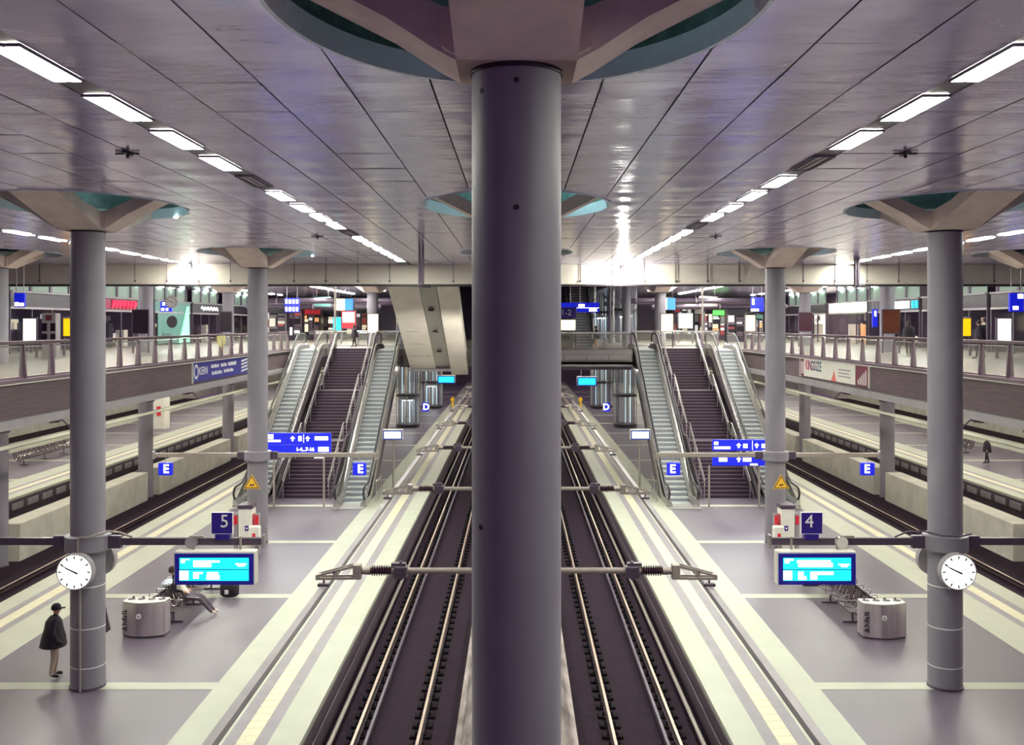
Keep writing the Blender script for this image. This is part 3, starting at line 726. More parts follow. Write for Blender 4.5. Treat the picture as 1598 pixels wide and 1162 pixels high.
# ================================================================== OVERHEAD LINE
INS = []
def mast(i, y):
    t = thing('overhead_line_mast', '%s steel mast with two arms holding the overhead line over the middle tracks' % ORD[i], 'mast', (0, y, -.44))
    MB().cyl((0, 0, 0), (0, 0, 5.75), .09, n=12).build('post', 'dsteel', t, smooth=40)
    MB().bbox(-.2, .2, -.2, .2, 0, .06, .02).build('base_plate', 'dsteel', t)
    z = 5.05 + .44
    for s in (-1, 1):
        MB().cyl((0, 0, z), (s * 1.70, 0, z), .045, n=12).build('arm_tube', 'bracket', t, smooth=40)
        c = MB().bbox(min(s * 1.66, s * 1.86), max(s * 1.66, s * 1.86), -.09, .09, z - .1, z + .08, .02)
        c.cyl((s * 1.76, 0, z - .14), (s * 1.76, 0, z + .14), .025, n=8).box(min(s * 1.68, s * 1.9), max(s * 1.68, s * 1.9), -.05, .05, z + .08, z + .12); c.build('clamp', 'dsteel', t)
        ins = MB(); prof = []
        n = 9; x0 = 1.90
        for k in range(n):
            a = x0 + .036 * k; ins.cyl((s * a, 0, z), (s * (a + .016), 0, z), .085, .06, n=16); ins.cyl((s * (a + .014), 0, z), (s * (a + .037), 0, z), .05, n=12)
        ins.build('insulator', 'insul', t, smooth=40)
        MB().cyl((s * 1.84, 0, z), (s * 1.91, 0, z), .06, n=14).build('end_fitting', 'bracket', t, smooth=40); MB().cyl((s * 2.22, 0, z), (s * 2.38, 0, z), .065, .055, n=14).build('end_fitting', 'bracket', t, smooth=40)
        br = MB()
        br.bbox(min(s * 2.36, s * 2.48), max(s * 2.36, s * 2.48), -.08, .08, z - .12, z + .10, .01)
        for q in (-.07, .07):
            br.prism([(s * 2.46, z + .10), (s * 2.46, z + .06), (s * 3.03, z - .085), (s * 3.03, z - .05)], 'y', q - .012, q + .012)
            br.prism([(s * 2.46, z - .08), (s * 2.46, z - .12), (s * 3.03, z - .125), (s * 3.03, z - .085)], 'y', q - .012, q + .012)
            br.prism([(s * 2.74, z - .08), (s * 2.78, z - .08), (s * 2.78, z + .0), (s * 2.74, z + .01)], 'y', q - .012, q + .012)
        br.box(min(s * 2.98, s * 3.04), max(s * 2.98, s * 3.04), -.08, .08, z - .125, z - .05)
        br.build('bracket_arm', 'bracket', t)
        MB().cyl((s * 2.93, 0, z - .12), (s * 2.93, 0, z - .2), .016, n=8).bbox(s * 2.93 - .09, s * 2.93 + .09, -.05, .05, z - .235, z - .19, .01).build('hanger', 'dsteel', t)
for i in range(8): mast(i, 15.1 + 7.5 * i)
for s in (-1, 1):
    t = thing('overhead_conductor', 'overhead conductor rail above the middle track by the %s platform' % WORD[s], 'conductor rail', (s * 2.93, 8, 4.82))
    MB().box(-.05, .05, 0, 140, -.008, .0).box(-.03, -.018, 0, 140, -.10, -.008).box(.018, .03, 0, 140, -.10, -.008).build('profile', 'ledge', t)
    MB().box(-.02, .02, 0, 140, -.125, -.09).build('contact_wire', 'black', t)
    t = thing('overhead_conductor', 'pale overhead conductor rail beneath the %s gallery edge' % WORD[s], 'conductor rail', (s * 17.9, 18, 4.5))
    MB().box(-.06, .06, 0, 130, -.10, .02).build('profile', 'white', t); MB().box(-.02, .02, 0, 130, -.13, -.10).build('contact_wire', 'black', t)
    for k in range(1, 5):
        y = ROWS[k] if k < 5 else 0
        t = thing('overhead_bracket', 'dark bracket arm on the %s column under the %s gallery' % (ORD[k - 1], WORD[s]), 'bracket', (s * EX, y, 4.6))
        MB().lathe([(.4, -.2), (.47, -.18), (.47, .18), (.4, .2)], 24).build('collar', 'dsteel', t, smooth=40)
        for q in (-1, 1):
            MB().cyl((q * .4, 0, .1), (q * 2.6, 0, .35), .06, n=8).cyl((q * .4, 0, .9), (q * 1.2, 0, 1.25), .05, n=8).cyl((q * 1.2, 0, 1.25), (q * 2.2, 0, 1.2), .06, n=8).build('arm', 'dsteel', t, smooth=40)
            MB().cyl((q * 2.1, 0, .3), (q * 2.5, 0, .34), .11, n=12).build('insulator', 'insul', t, smooth=40)
            MB().cyl((q * 2.6, 0, .35), (q * 2.95, 0, 0.0), .03, n=8).build('hanger', 'dsteel', t)

# ================================================================== STAIRS AND ESCALATORS
def stairs(s):
    xc, w = s * 10.65, 2.5
    t = thing('staircase', 'dark granite staircase up to the concourse from the %s platform' % WORD[s], 'staircase', (xc, 50.2, 0))
    tread, rise = .28, .16
    STEP = MB().box(-w / 2, w / 2, 0, tread + .05, -rise - .14, 0).mesh('step', 'stair')
    NOSE = MB().box(-w / 2, w / 2, -.012, .035, -.03, .004).mesh('nosing', 'nosing')
    y, z = 0.0, 0.0; brk = []
    for fl in range(3):
        brk.append((y, z))
        for k in range(15):
            z += rise
            o = link('step', STEP, t, (0, y, z)); link('nosing', NOSE, o)
            y += tread
        brk.append((y, z))
        if fl < 2:
            MB().box(-w / 2, w / 2, y, y + 1.1, z - .3, z).build('landing', 'stair', t); MB().box(-w / 2, w / 2, y + .02, y + .22, z, z + .004).build('landing_strip', 'nosing', t); y += 1.1
    # side stringers
    for q in (-1, 1):
        pts = []
        for (a, b) in brk: pts.append((a, b))
        poly = [(p[0], p[1] + .25) for p in pts] + [(p[0], max(-.0, p[1] - .9)) for p in reversed(pts)]
        poly = [(pts[0][0] - .2, .0)] + [(p[0], p[1] + .25) for p in pts] + [(pts[-1][0] + .3, pts[-1][1] + .2), (pts[-1][0] + .3, pts[-1][1] - .9)] + [(p[0], max(0, p[1] - .9)) for p in reversed(pts[1:])]
        MB().prism(poly, 'x', q * (w / 2), q * (w / 2 + .12)).build('stringer', 'stair', t)
        for fl in range(3):
            (ya, za), (yb, zb) = brk[2 * fl], brk[2 * fl + 1]
            xq = q * (w / 2 - .10)
            for off, r_ in ((.95, .028), (.70, .02)):
                MB().tube([(xq, ya - .25, za + off - .02), (xq, ya - .1, za + off), (xq, yb, zb + off), (xq, yb + .3, zb + off)], r_, 8).build('handrail', 'steel', t, smooth=40)
            for k in range(4):
                u = k / 3; yy = ya + (yb - ya) * u; zz = za + (zb - za) * u
                MB().cyl((xq, yy, zz), (xq, yy, zz + .95), .024, n=8).build('baluster', 'steel', t, smooth=40)
    return t
for s in (-1, 1): stairs(s)

def escalator(xc, y0, label, zt=ZM, w=1.56, z0=0.0, clip=True):
    t = thing('escalator', label, 'escalator', (xc, y0, z0))
    A = 1.7; run = zt / math.tan(R(30)); B = A + run; E = B + 2.6
    path = [(0, 0), (A, 0), (B, zt), (E, zt)]
    def off(h): return [(p[0], p[1] + h) for p in path]
    low = [(E, zt - 1.0), (B + .2, zt - 1.0), (A + 1.9, 0.0)] if clip else [(E, zt - 1), (B + .2, zt - 1), (A + .3, -1), (0, -1)]
    body = [(0, -.02)] + [(A, -.02), (B, zt - .24), (E, zt - .02)] + low
    MB().prism(body, 'x', -w / 2 + .02, w / 2 - .02).build('truss', 'dsteel', t)
    sw = .5
    for q in (-1, 1):
        # inner decking with a sloping shiny top
        pr = []
        prof = [(sw, .02), (sw + .02, .16), (sw + .16, .34), (w / 2, .34), (w / 2, -.45), (sw, -.3)]
        rings = []
        for (yy, zz) in [(.25, 0), (A - .25, 0), (A + .35, .2), (B - .3, zt - .17), (B + .3, zt), (E, zt)]:
            rings.append([(q * a, yy, max(zz + b, .0) if clip else zz + b) for a, b in prof])
        MB().loft(rings).build('decking', 'chrome', t, smooth=30)
        # glass balustrade
        g0 = [(.35, .34), (A - .2, .34), (A + .35, .54), (B - .3, zt + .17), (B + .3, zt + .34), (E - .5, zt + .34)]
        g1 = [(.35, .86), (A - .2, .92), (A + .35, 1.14), (B - .3, zt + .77), (B + .3, zt + .94), (E - .5, zt + .90)]
        gx = q * (w / 2 - .09); n = len(g0); v = []
        for dx in (-.006, .006): v += [(gx + dx, a, b) for a, b in g0] + [(gx + dx, a, b) for a, b in g1]
        f = []
        for k in range(n - 1):
            f += [(k, k + 1, n + k + 1, n + k), (2 * n + k, 2 * n + n + k, 2 * n + n + k + 1, 2 * n + k + 1), (n + k, n + k + 1, 3 * n + k + 1, 3 * n + k)]
        f += [(0, n, 3 * n, 2 * n), (n - 1, 2 * n + n - 1, 4 * n - 1, 2 * n - 1)]
        MB().add(v, f).build('glass_panel', 'glass', t)
        hp = []
        for k in range(7): a = -PI / 2 - PI * k / 6 * 1.0; hp.append((gx, .35 + .30 * math.cos(a) * 1.0, .64 + .30 * -math.sin(-a) * 1.0 if False else .64 + .30 * math.sin(a) * -1 * -1))
        hp = [(gx, .42, .36), (gx, .20, .42), (gx, .08, .62), (gx, .14, .82), (gx, .35, .93), (gx, A - .2, .96), (gx, A + .4, 1.18), (gx, B - .3, zt + .83), (gx, B + .3, zt + .98), (gx, E - .6, zt + .96), (gx, E - .35, zt + .86), (gx, E - .28, zt + .65), (gx, E - .5, zt + .4)]
        MB().tube(hp, .055, 8).build('handrail', 'rubber', t, smooth=50)
        MB().tube([(gx, a, b - .045) for _, a, b in hp[3:11]], .022, 6).build('handrail_guide', 'chrome', t, smooth=50)
    n = int(run / .35); dy = run / n; dz = zt / n
    ST = MB(); ST.mi = 0; ST.box(-sw, sw, 0, dy + .02, -.05, 0); ST.mi = 1; ST.prism([(0.0, -.05), (0.03, -dz - .02), (.10, -dz - .02), (.10, -.05)], 'x', -sw, sw)
    for k in range(9): ST.mi = 0; ST.box(-sw + .06 + .11 * k, -sw + .09 + .11 * k, .01, dy, 0, .012)
    ST = ST.mesh('step', ['step', 'stepdark'])
    for k in range(n): link('step', ST, t, (0, A + dy * k, dz * (k + 1)))
    MB().box(-sw, sw, .9, A, -.02, .015).build('lower_steps', 'step', t)
    MB().box(-w / 2, w / 2, -.4, .9, -.02, .02).build('floor_plate', 'steel', t)
    MB().box(-sw, sw, B, B + .9, zt - .03, zt + .01).build('upper_steps', 'step', t)
    MB().box(-w / 2 + .05, w / 2 - .05, B + .9, E + .6, zt - .03, zt + .02).build('floor_plate', 'steel', t)
    return t
for s in (-1, 1):
    escalator(s * 8.02, 47.5, 'steel escalator nearest the middle tracks on the %s platform' % WORD[s])
    escalator(s * 12.86, 47.5, 'steel escalator on the outer side of the %s platform stairs' % WORD[s])
    # small railing beside the inner escalator
    t = thing('platform_railing', 'small steel railing beside the inner escalator on the %s' % WORD[s], 'railing', (s * 6.95, 49.2, 0))
    for k in range(3): MB().tube([(0, .9 * k, 0), (0, .9 * k, 1.0), (0, .9 * k + .2, 1.05)], .022, 8).build('post', 'steel', t, smooth=40)
    MB().cyl((0, 0, .95), (0, 2.0, .95), .02, n=8).build('top_rail', 'steel', t)
escalator(4.55, 66.2, 'dark escalator rising from the bridge into the upper hall', 7.5, 1.56, ZM, True)

# ================================================================== GLASS BALUSTRADES
PX = MB().prism([(-.11, 0), (.11, 0), (.05, .95), (-.05, .95)], 'y', -.035, .035).mesh('post', 'post')
def balustrade(p0, p1, n, label, z=ZM + .03, skip=(), h=1.08, rail='wood'):
    p0 = Vector((p0[0], p0[1], z)); p1 = Vector((p1[0], p1[1], z)); d = p1 - p0; L = d.length; a = math.atan2(d.y, d.x) - PI / 2
    t = thing('glass_balustrade', label, 'balustrade', p0, a)
    st = L / n
    pane = MB().box(-.008, .008, .06, st - .06, .07, .92).mesh('glass_pane', 'glass')
    for k in range(n):
        link('post', PX, t, (0, st * k, 0)); link('glass_pane', pane, t, (0, st * k, 0))
    link('post', PX, t, (0, L, 0))
    MB().bbox(-.045, .045, 0, L, h - .1, h + .0, .015).build('handrail', rail, t)
    MB().cyl((0, 0, h - .16), (0, L, h - .16), .022, n=8).build('lower_rail', 'chrome', t, smooth=40)
    MB().box(-.05, .05, 0, L, .0, .05).build('base_channel', 'post', t)
    return t
for s in (-1, 1):
    balustrade((s * 14.25, 23.45), (s * 14.25, 61.83), 22, 'long glass balustrade along the edge of the %s gallery' % WORD[s])
    balustrade((s * 12.10, 64.9), (s * 12.10, 66.5), 1, 'short glass balustrade between stairs and outer escalator on the %s' % WORD[s], rail='steel')
    balustrade((s * 9.18, 64.9), (s * 9.18, 66.5), 1, 'short glass balustrade between stairs and inner escalator on the %s' % WORD[s], rail='steel')
balustrade((-2.5, 60.1), (6.9, 60.1), 6, 'glass balustrade across the bridge over the middle tracks', rail='steel')
for s in (-1, 1):
    balustrade((s * 14.3, 70.5), (s * 8.2, 70.5), 4, 'glass balustrade behind the head of the %s stairs' % WORD[s], rail='steel')
# cream pointed patch on a pane of the left balustrade
e = MB().prism([(47.0, 8.22), (48.4, 8.24), (48.5, 7.95), (48.05, 7.62), (47.8, 7.62), (47.1, 7.9)], 'x', -14.20, -14.19).build('pane_patch', mat('cream patch', rgb(226, 214, 150), .5))
tag(e, 'cream pointed patch on a pane of the left gallery balustrade', 'pane_patch')

# banners on the gallery faces
def banner(s, y0, y1, z0, z1, label):
    t = thing('advertising_banner', label, 'banner', (s * 14.06, (y0 + y1) / 2, z0), R(-90) if s > 0 else R(90))
    # local x runs along the banner so that text reads from the tracks, local -y faces the tracks
    w, h = (y1 - y0) / 2, z1 - z0
    MB().box(-w, w, 0, .035, 0, h).build('cloth', 'blue_banner' if s < 0 else 'white_paint', t)
    for q in (-w, w): MB().box(q - .04, q + .04, -.03, .05, -.05, h + .05).build('side_bar', 'white_paint', t)
    return t, w, h
M['blue_banner'] = mat('blue banner cloth', rgb(52, 48, 140), .6)
M['maroon'] = mat('maroon print', rgb(110, 40, 60), .6)
t, w, h = banner(-1, 43.1, 53.6, 6.24, 7.08, 'blue banner with white KERN lettering below the left gallery')
ring = MB()
for k in range(28):
    a, b = 2 * PI * k / 28, 2 * PI * (k + 1) / 28
    ring.add([(-4.75 + .3 * math.cos(a), -.004, .45 + .33 * math.sin(a)), (-4.75 + .3 * math.cos(b), -.004, .45 + .33 * math.sin(b)), (-4.75 + .2 * math.cos(b), -.004, .45 + .22 * math.sin(b)), (-4.75 + .2 * math.cos(a), -.004, .45 + .22 * math.sin(a))], [(0, 1, 2, 3)])
ring.build('logo_ring', 'wlet', t)
text('KERN', .5, (-3.75, -.004, .44), 'wlet', t, sx=1.0)
for a, b, c, d in ((-2.6, -1.3, .52, .68), (-1.1, -.1, .52, .68), (.1, 1.6, .52, .7), (-2.5, -.9, .2, .36), (-.6, 1.2, .22, .38)):
    n = int((b - a) / .2)
    for k in range(n): MB().box(a + .2 * k, a + .2 * k + .15, -.004, 0, c, d - .04 * (k % 3 == 1)).build('text_mark', 'wlet', t)
for k in range(4): MB().prism([(2.4, .1 + .17 * k), (3.9, .2 + .17 * k), (3.9, .29 + .17 * k), (2.4, .19 + .17 * k)], 'y', -.004, 0).build('stripe', 'wlet', t)
t, w, h = banner(1, 39.6, 49.2, 6.26, 7.08, 'white banner with KINGSIZE lettering below the right gallery')
KC = [rgb(196, 60, 100), rgb(170, 50, 90), rgb(140, 50, 90), rgb(90, 46, 90), rgb(60, 50, 90), rgb(50, 60, 90), rgb(50, 80, 100), rgb(60, 100, 110)]
xk = -3.9
for k, ch in enumerate('KINGSIZE'):
    wk = .19 if ch == 'I' else .36
    text(ch, .62, (xk + wk / 2, -.004, .52), mat('print ' + str(k), KC[k], .6), t, bold=.012, sx=.95); xk += wk
MB().prism([(.0, 0), (.75, 0), (.55, .28), (.42, .5), (.3, .28)], 'y', -.004, 0).build('red_flame', mat('red print', rgb(224, 110, 100), .6), t)
for k in range(3): MB().box(1.0, 2.6 - .2 * (k == 1), -.004, 0, .52 - .14 * k, .57 - .14 * k).build('text_line', 'ledge', t)
MB().box(3.2, 4.75, -.004, 0, 0, h).build('maroon_field', 'maroon', t)
for k in range(5): MB().box(3.5 + .22 * k, 3.6 + .22 * k, -.007, -.004, .05, .25 + .1 * k).build('light_bar', 'wlet', t)
MB().box(-4.75, -4.2, -.004, 0, 0, h).build('maroon_field', 'maroon', t)
for k in range(3): MB().box(-4.65 + .16 * k, -4.58 + .16 * k, -.007, -.004, .1, .7).build('light_bar', 'wlet', t)

# ================================================================== INCLINED SOFFIT, LIFTS
sl = lambda y, z0=6.0: z0 + (62.0 - y) * .427
t = thing('inclined_soffit', 'pale sloping underside of a stair flight left of the big column', 'stair underside', (0, 62, 6.0))
def slab_(x0, x1, ya, yb, dz, th, nm, m_):
    z = lambda y: (62.0 - y) * .427 + dz
    return MB().prism([(ya - 62, z(ya)), (yb - 62, z(yb)), (yb - 62, z(yb) + th), (ya - 62, z(ya) + th)], 'x', x0, x1).build(nm, m_, t)
slab_(-6.62, -5.02, 62, 48.7, 0, 1.0, 'soffit_panel', 'pale'); slab_(-4.12, -3.06, 63, 48.7, 0, 1.0, 'soffit_panel', 'pale')
band = slab_(-5.0, -4.14, 62, 48.7, -.02, .8, 'steel_band', 'steel')
slab_(-4.13, -4.12, 62, 48.7, -.05, .5, 'joint', 'black')
for yy in (53.6, 56.4, 59.2):
    z = (62 - yy) * .427
    MB().bbox(-4.74, -4.46, yy - 62 - .16, yy - 62 + .16, z - .1, z - .02, .02).build('spotlight', 'black', band)
    MB().box(-4.72, -4.6, yy - 62 - .12, yy - 62 + .12, z - .12, z - .1).build('spotlight_glass', 'wlet', band)
MB().box(-6.7, -4.1, -.3, .3, -.16, .0).build('foot_beam', 'ledge', t)
for k, (a, b, y) in enumerate(((-6.3, -5.6, 56.5), (-6.2, -5.4, 58.2), (-6.5, -5.2, 60))):
    z = (62 - y) * .427; MB().box(a, b, y - 62, y - 62 + .03, z - .012, z + .02).build('board_joint', 'dsteel', t)

t = thing('added_mast_flood', 'small added floodlight on an overhead line mast lighting the sloping underside', 'lamp', (-.1, 52.45, 5.0))  # helper lamp added to brighten the sloping underside
MB().bbox(-.16, .16, -.1, .1, 0, .24, .03).build('housing', 'dsteel', t); MB().box(-.13, .13, .1, .11, .04, .2).build('glass', 'shopl', t)
ld = bpy.data.lights.new('mast fill', 'SPOT'); ld.energy = 900; ld.color = (1, .97, .88); ld.spot_size = R(85); ld.spot_blend = .8; ld.shadow_soft_size = .1
lo = bpy.data.objects.new('mast_fill_light', ld); COL.objects.link(lo); lo.location = (-.25, 52.75, 5.15)
lo.rotation_euler = (Vector((-4.9, 58.0, 7.9)) - Vector((-.25, 52.75, 5.15))).to_track_quat('-Z', 'Y').to_euler()
def lift(x, y, label, r=.95, ztop=11.66):
    t = thing('glass_lift', label, 'lift', (x, y, 0))
    n = 8
    for k in range(n):
        a = 2 * PI * k / n; b = 2 * PI * (k + 1) / n; m_ = MB(); mm = 5
        for j in range(mm):
            u, v = a + (b - a) * j / mm, a + (b - a) * (j + 1) / mm
            m_.add([(r * math.cos(u), r * math.sin(u), .1), (r * math.cos(v), r * math.sin(v), .1), (r * math.cos(v), r * math.sin(v), ztop), (r * math.cos(u), r * math.sin(u), ztop)], [(0, 1, 2, 3)])
        m_.build('glass_pane', 'liftglass', t, smooth=60)
        MB().cyl((r * math.cos(a), r * math.sin(a), 0), (r * math.cos(a), r * math.sin(a), ztop), .05, n=8).build('mullion', 'dsteel' if k % 2 else 'chrome', t, smooth=40)
    for z in (0.05, 2.6, 6.6, 9.9):
        MB().lathe([(r + .04, z), (r + .06, z + .02), (r + .06, z + .2), (r + .04, z + .22)], 24).build('ring_beam', 'black', t, smooth=40)
    zc = ZM if x > 0 else .1
    cab = MB().lathe([(.62, zc), (.66, zc + .05), (.66, zc + .15)], 16).build('cabin_floor', 'steel', t, smooth=40)
    MB().lathe([(.66, zc + 2.2), (.66, zc + 2.35), (.5, zc + 2.4)], 16).build('cabin_roof', 'steel', t, smooth=40)
    MB().lathe([(.45, zc + 2.16), (.45, zc + 2.2)], 16).build('cabin_light', 'shopl', t)
    for q in (-1, 1): MB().box(q * .3 - .06, q * .3 + .06, .66, .72, 0, ztop).build('guide_rail', 'steel', t)
    for q in (-.55, .1, .5): MB().box(q - .03, q + .03, .60, .63, .3, ztop - .2).build('reflection_strip', 'liftglint', t)  # glowing strips stand in for reflections on the lift glass
    for j in range(4): MB().cyl((-.25 + .16 * j, .55, zc + 2.4), (-.25 + .16 * j, .55, ztop), .02, n=6).build('hoist_rope', 'chrome', t)
    return t
for s in (-1, 1):
    lift(s * 9.3, 85, 'nearer round glass lift shaft on the %s platform' % WORD[s])
    lift(s * 8.9, 104, 'farther round glass lift shaft on the %s platform' % WORD[s], 1.1)
for k, x in enumerate((5.6, 6.1, 7.6, 8.2, 10.4, 6.6)):
    tag(MB().cyl((x, 75 + 3 * k, ZM), (x, 75 + 3 * k, 18 if x < 7 else 11.66), .07 + .02 * (k % 3), n=10).build('steel_tube', 'chrome' if k % 2 else 'dsteel', smooth=40), 'slim steel tube, %s among the lift shafts on the right' % ORD[k], 'tube')
tag(MB().lathe([(.24, 0), (.24, 12)], 20, (-6.9, 67, ZM)).build('round_pillar', 'column', smooth=40), 'slim grey pillar beside the sloping underside on the left', 'pillar')
tag(MB().lathe([(.3, 0), (.3, ZC - ZM)], 20, (7.75, 70, ZM)).build('round_pillar', 'column', smooth=40), 'slim grey pillar beside the lift shafts on the right', 'pillar')

# ================================================================== CEILING FITTINGS
for i, (x, y) in enumerate(((-6.5, 16.6), (6.5, 16.6), (-6.5, 32.4), (6.5, 32.4))):
    t = thing('sprinkler', 'small dark sprinkler cross under the %s ceiling, %s' % ('left' if x < 0 else 'right', 'nearer one' if i < 2 else 'farther one'), 'sprinkler', (x, y, ZC))
    MB().cyl((0, 0, 0), (0, 0, -.10), .03, n=8).build('stem', 'black', t); MB().bbox(-.20, .20, -.03, .03, -.04, -.015, .008).bbox(-.03, .03, -.20, .20, -.04, -.015, .008).build('cross', 'black', t)
for (x, y, zb, lab) in ((-3.5, 36.5, 10.2, 'dark pole with a camera hanging from the ceiling left of the big column'), (14.9, 43.5, 10.45, 'dark pole with a camera hanging from the ceiling on the right')):
    t = thing('camera_pole', lab, 'camera', (x, y, zb))
    MB().box(-.10, -.02, -.1, .1, 0, ZC - zb).box(.02, .10, -.1, .1, 0, ZC - zb).build('twin_pole', 'dsteel', t)
    MB().bbox(.0, .34, -.1, .12, -.07, .05, .02).build('camera_body', 'black', t)
# floodlights by the beam
M['flood'] = glow('floodlight glass', (1, .98, .86, 1), 130)
for (x, y, z, e, lab) in ((5.0, 46.2, 11.30, 420, 'glaring floodlight before the beam right of the big column'), (-15.5, 46.9, 11.42, 16, 'floodlight washing the beam on the left')):
    t = thing('floodlight', lab, 'lamp', (x, y, z))
    MB().bbox(-.2, .2, -.1, .05, .0, .24, .03).build('housing', 'dsteel', t); MB().cyl((0, 0, .2), (0, 0, ZC - z), .03, n=8).build('bracket', 'dsteel', t)
    if x > 0: MB().lathe([(.02, 0), (.12, .02), (.16, .08), (.14, .14)], 16, (0, -.02, -.14)).build('glass', 'flood', t, smooth=60)
    else: MB().box(-.17, .17, .05, .06, .02, .2).build('glass', 'flood', t)
    ld = bpy.data.lights.new('flood', 'POINT'); ld.energy = e; ld.color = (1, .98, .86); ld.shadow_soft_size = .12
    lo = bpy.data.objects.new('flood_light', ld); COL.objects.link(lo); lo.location = (x, y + .35, z - .12 if x > 0 else z + .08)

# added tube lamps under the galleries to light the outer platforms
um = MB().box(-.12, .12, 0, 2.2, -.06, 0).mesh('diffuser', 'ulamp'); uf = MB().bbox(-.16, .16, -.05, 2.25, 0, .12, .02).mesh('housing', 'dsteel')
for s in (-1, 1):
    for x in (15.7, 23.9, 28.0, 34.5):
        for k in range(19):
            t = thing('added_gallery_lamp', '%s added tube lamp in the %s row under the %s gallery' % (ORD[k], {15.7: 'edge', 23.9: 'track side', 28.0: 'platform', 34.5: 'outer'}[x], WORD[s]), 'lamp', (s * x, 26 + 6 * k, 5.98), 0, 'added tube lamps under the %s gallery' % WORD[s])
            link('diffuser', um, t); link('housing', uf, t)
# added tube lamps under the concourse slab to light the main platforms
for s in (-1, 1):
    for k in range(7):
        t = thing('added_soffit_lamp', '%s added tube lamp under the concourse slab above the %s platform' % (ORD[k], WORD[s]), 'lamp', (s * 5.9, 66.5 + 6 * k, 5.80), 0, 'added tube lamps under the concourse')
        link('diffuser', um, t); link('housing', uf, t)

# ================================================================== BENCHES, BINS, LUGGAGE
def seatmesh():
    prof = [(.02, .46), (.20, .44), (.40, .43), (.47, .46), (.54, .66), (.58, .86), (.565, .865), (.52, .66), (.455, .475), (.39, .445), (.2, .455), (.02, .475)]
    return MB().prism([(-p[0] + .0, p[1]) for p in prof], 'y', -.25, .25).mesh('seat_shell', 'seat', 30)
SEAT = seatmesh()
ARMR = MB().tube([(-.06, 0, .42), (-.04, 0, .64), (-.42, 0, .66), (-.30, 0, .42)], .018, 6).mesh('armrest', 'chrome', 40)
LEG = MB().tube([(-.3, 0, .36), (-.3, 0, .05)], .03, 8).box(-.55, -.02, -.03, .03, 0, .04).mesh('leg', 'dsteel')
def bench(x, y, dirn, n, label):
    # seats face along dirn * X
    t = thing('bench_row', label, 'bench', (x, y, 0), 0 if dirn > 0 else PI)
    sg = 1 if dirn > 0 else -1
    for k in range(n):
        yy = sg * (.3 + .6 * k)
        link('seat_shell', SEAT, t, (.62, yy, 0))
        link('armrest', ARMR, t, (.62, yy - .3 * 1, 0))
    link('armrest', ARMR, t, (.62, sg * .6 * n - (.3 * 0) + (0 if sg > 0 else -.0), 0))
    for u in (.12, .5, .88): link('leg', LEG, t, (.62, sg * .6 * n * u, 0))
    MB().box(.28, .36, min(0, sg * .6 * n), max(0, sg * .6 * n), .34, .40).build('beam', 'dsteel', t)
    return t
bench(-10.45, 28.75, 1, 8, 'steel bench row facing the middle tracks on the left platform')
bench(-10.49, 28.75, -1, 8, 'steel bench row with its back to the sitting person on the left platform')
bench(10.27, 28.65, 1, 9, 'steel bench row facing outward behind the right litter bin')
bench(10.23, 28.65, -1, 9, 'steel bench row facing the middle tracks on the right platform')

def litter_bin(s, x0, x1, y, h, label):
    w = (x1 - x0) / 2
    t = thing('litter_bin', label, 'bin', ((x0 + x1) / 2, y, 0))
    n = 14; fr = [(-w + 2 * w * k / n, -.22 - .20 * math.sin(PI * k / n)) for k in range(n + 1)]
    poly = fr + [(w, .22), (-w, .22)]
    MB().prism(poly, 'z', .05, h).build('body', 'bin', t, smooth=35)
    MB().prism([(p[0] * .97, p[1] * .95) for p in poly], 'z', 0, .05).build('plinth', 'dsteel', t)
    top = MB().prism([(p[0] * .985, p[1] * .97) for p in poly], 'z', h, h + .025).build('top', 'steel', t)
    for k in range(4):
        q = -w * .72 + 1.44 * w / 3 * k
        MB().lathe([(.11, h + .026), (.11, h + .03)], 18, (q, .02, 0)).build('opening', 'black', top)
        MB().lathe([(.03, h + .03), (.04, h + .06), (.01, h + .07)], 8, (q, .16, 0)).build('ashtray_knob', 'dsteel', top)
    text('Abfall', .26, (-w * .80, -.335 if False else -.30, h * .47), 'blet', t, rot=(PI / 2, -PI / 2, 0), bold=.004)
    MB().prism([(-w * .83, h * .80), (-w * .77, h * .80), (-w * .80, h * .74)], 'y', -.305, -.30).build('arrow', 'blet', t)
    cx = -w * .12; m_ = MB()
    m_.disc_y((cx, h * .64), .075, -.428, -.42, 18); em = m_.build('emblem', 'wlet', t)
    MB().prism([(cx - .03, h * .66), (cx + .01, h * .68), (cx + .04, h * .62), (cx, h * .60)], 'y', -.431, -.428).build('emblem_mark', 'grey', em)
    return t
litter_bin(-1, -11.1, -9.9, 28.2, .96, 'curved steel litter bin at the near end of the left benches')
litter_bin(1, 9.70, 10.92, 28.05, .96, 'curved steel litter bin at the near end of the right benches')
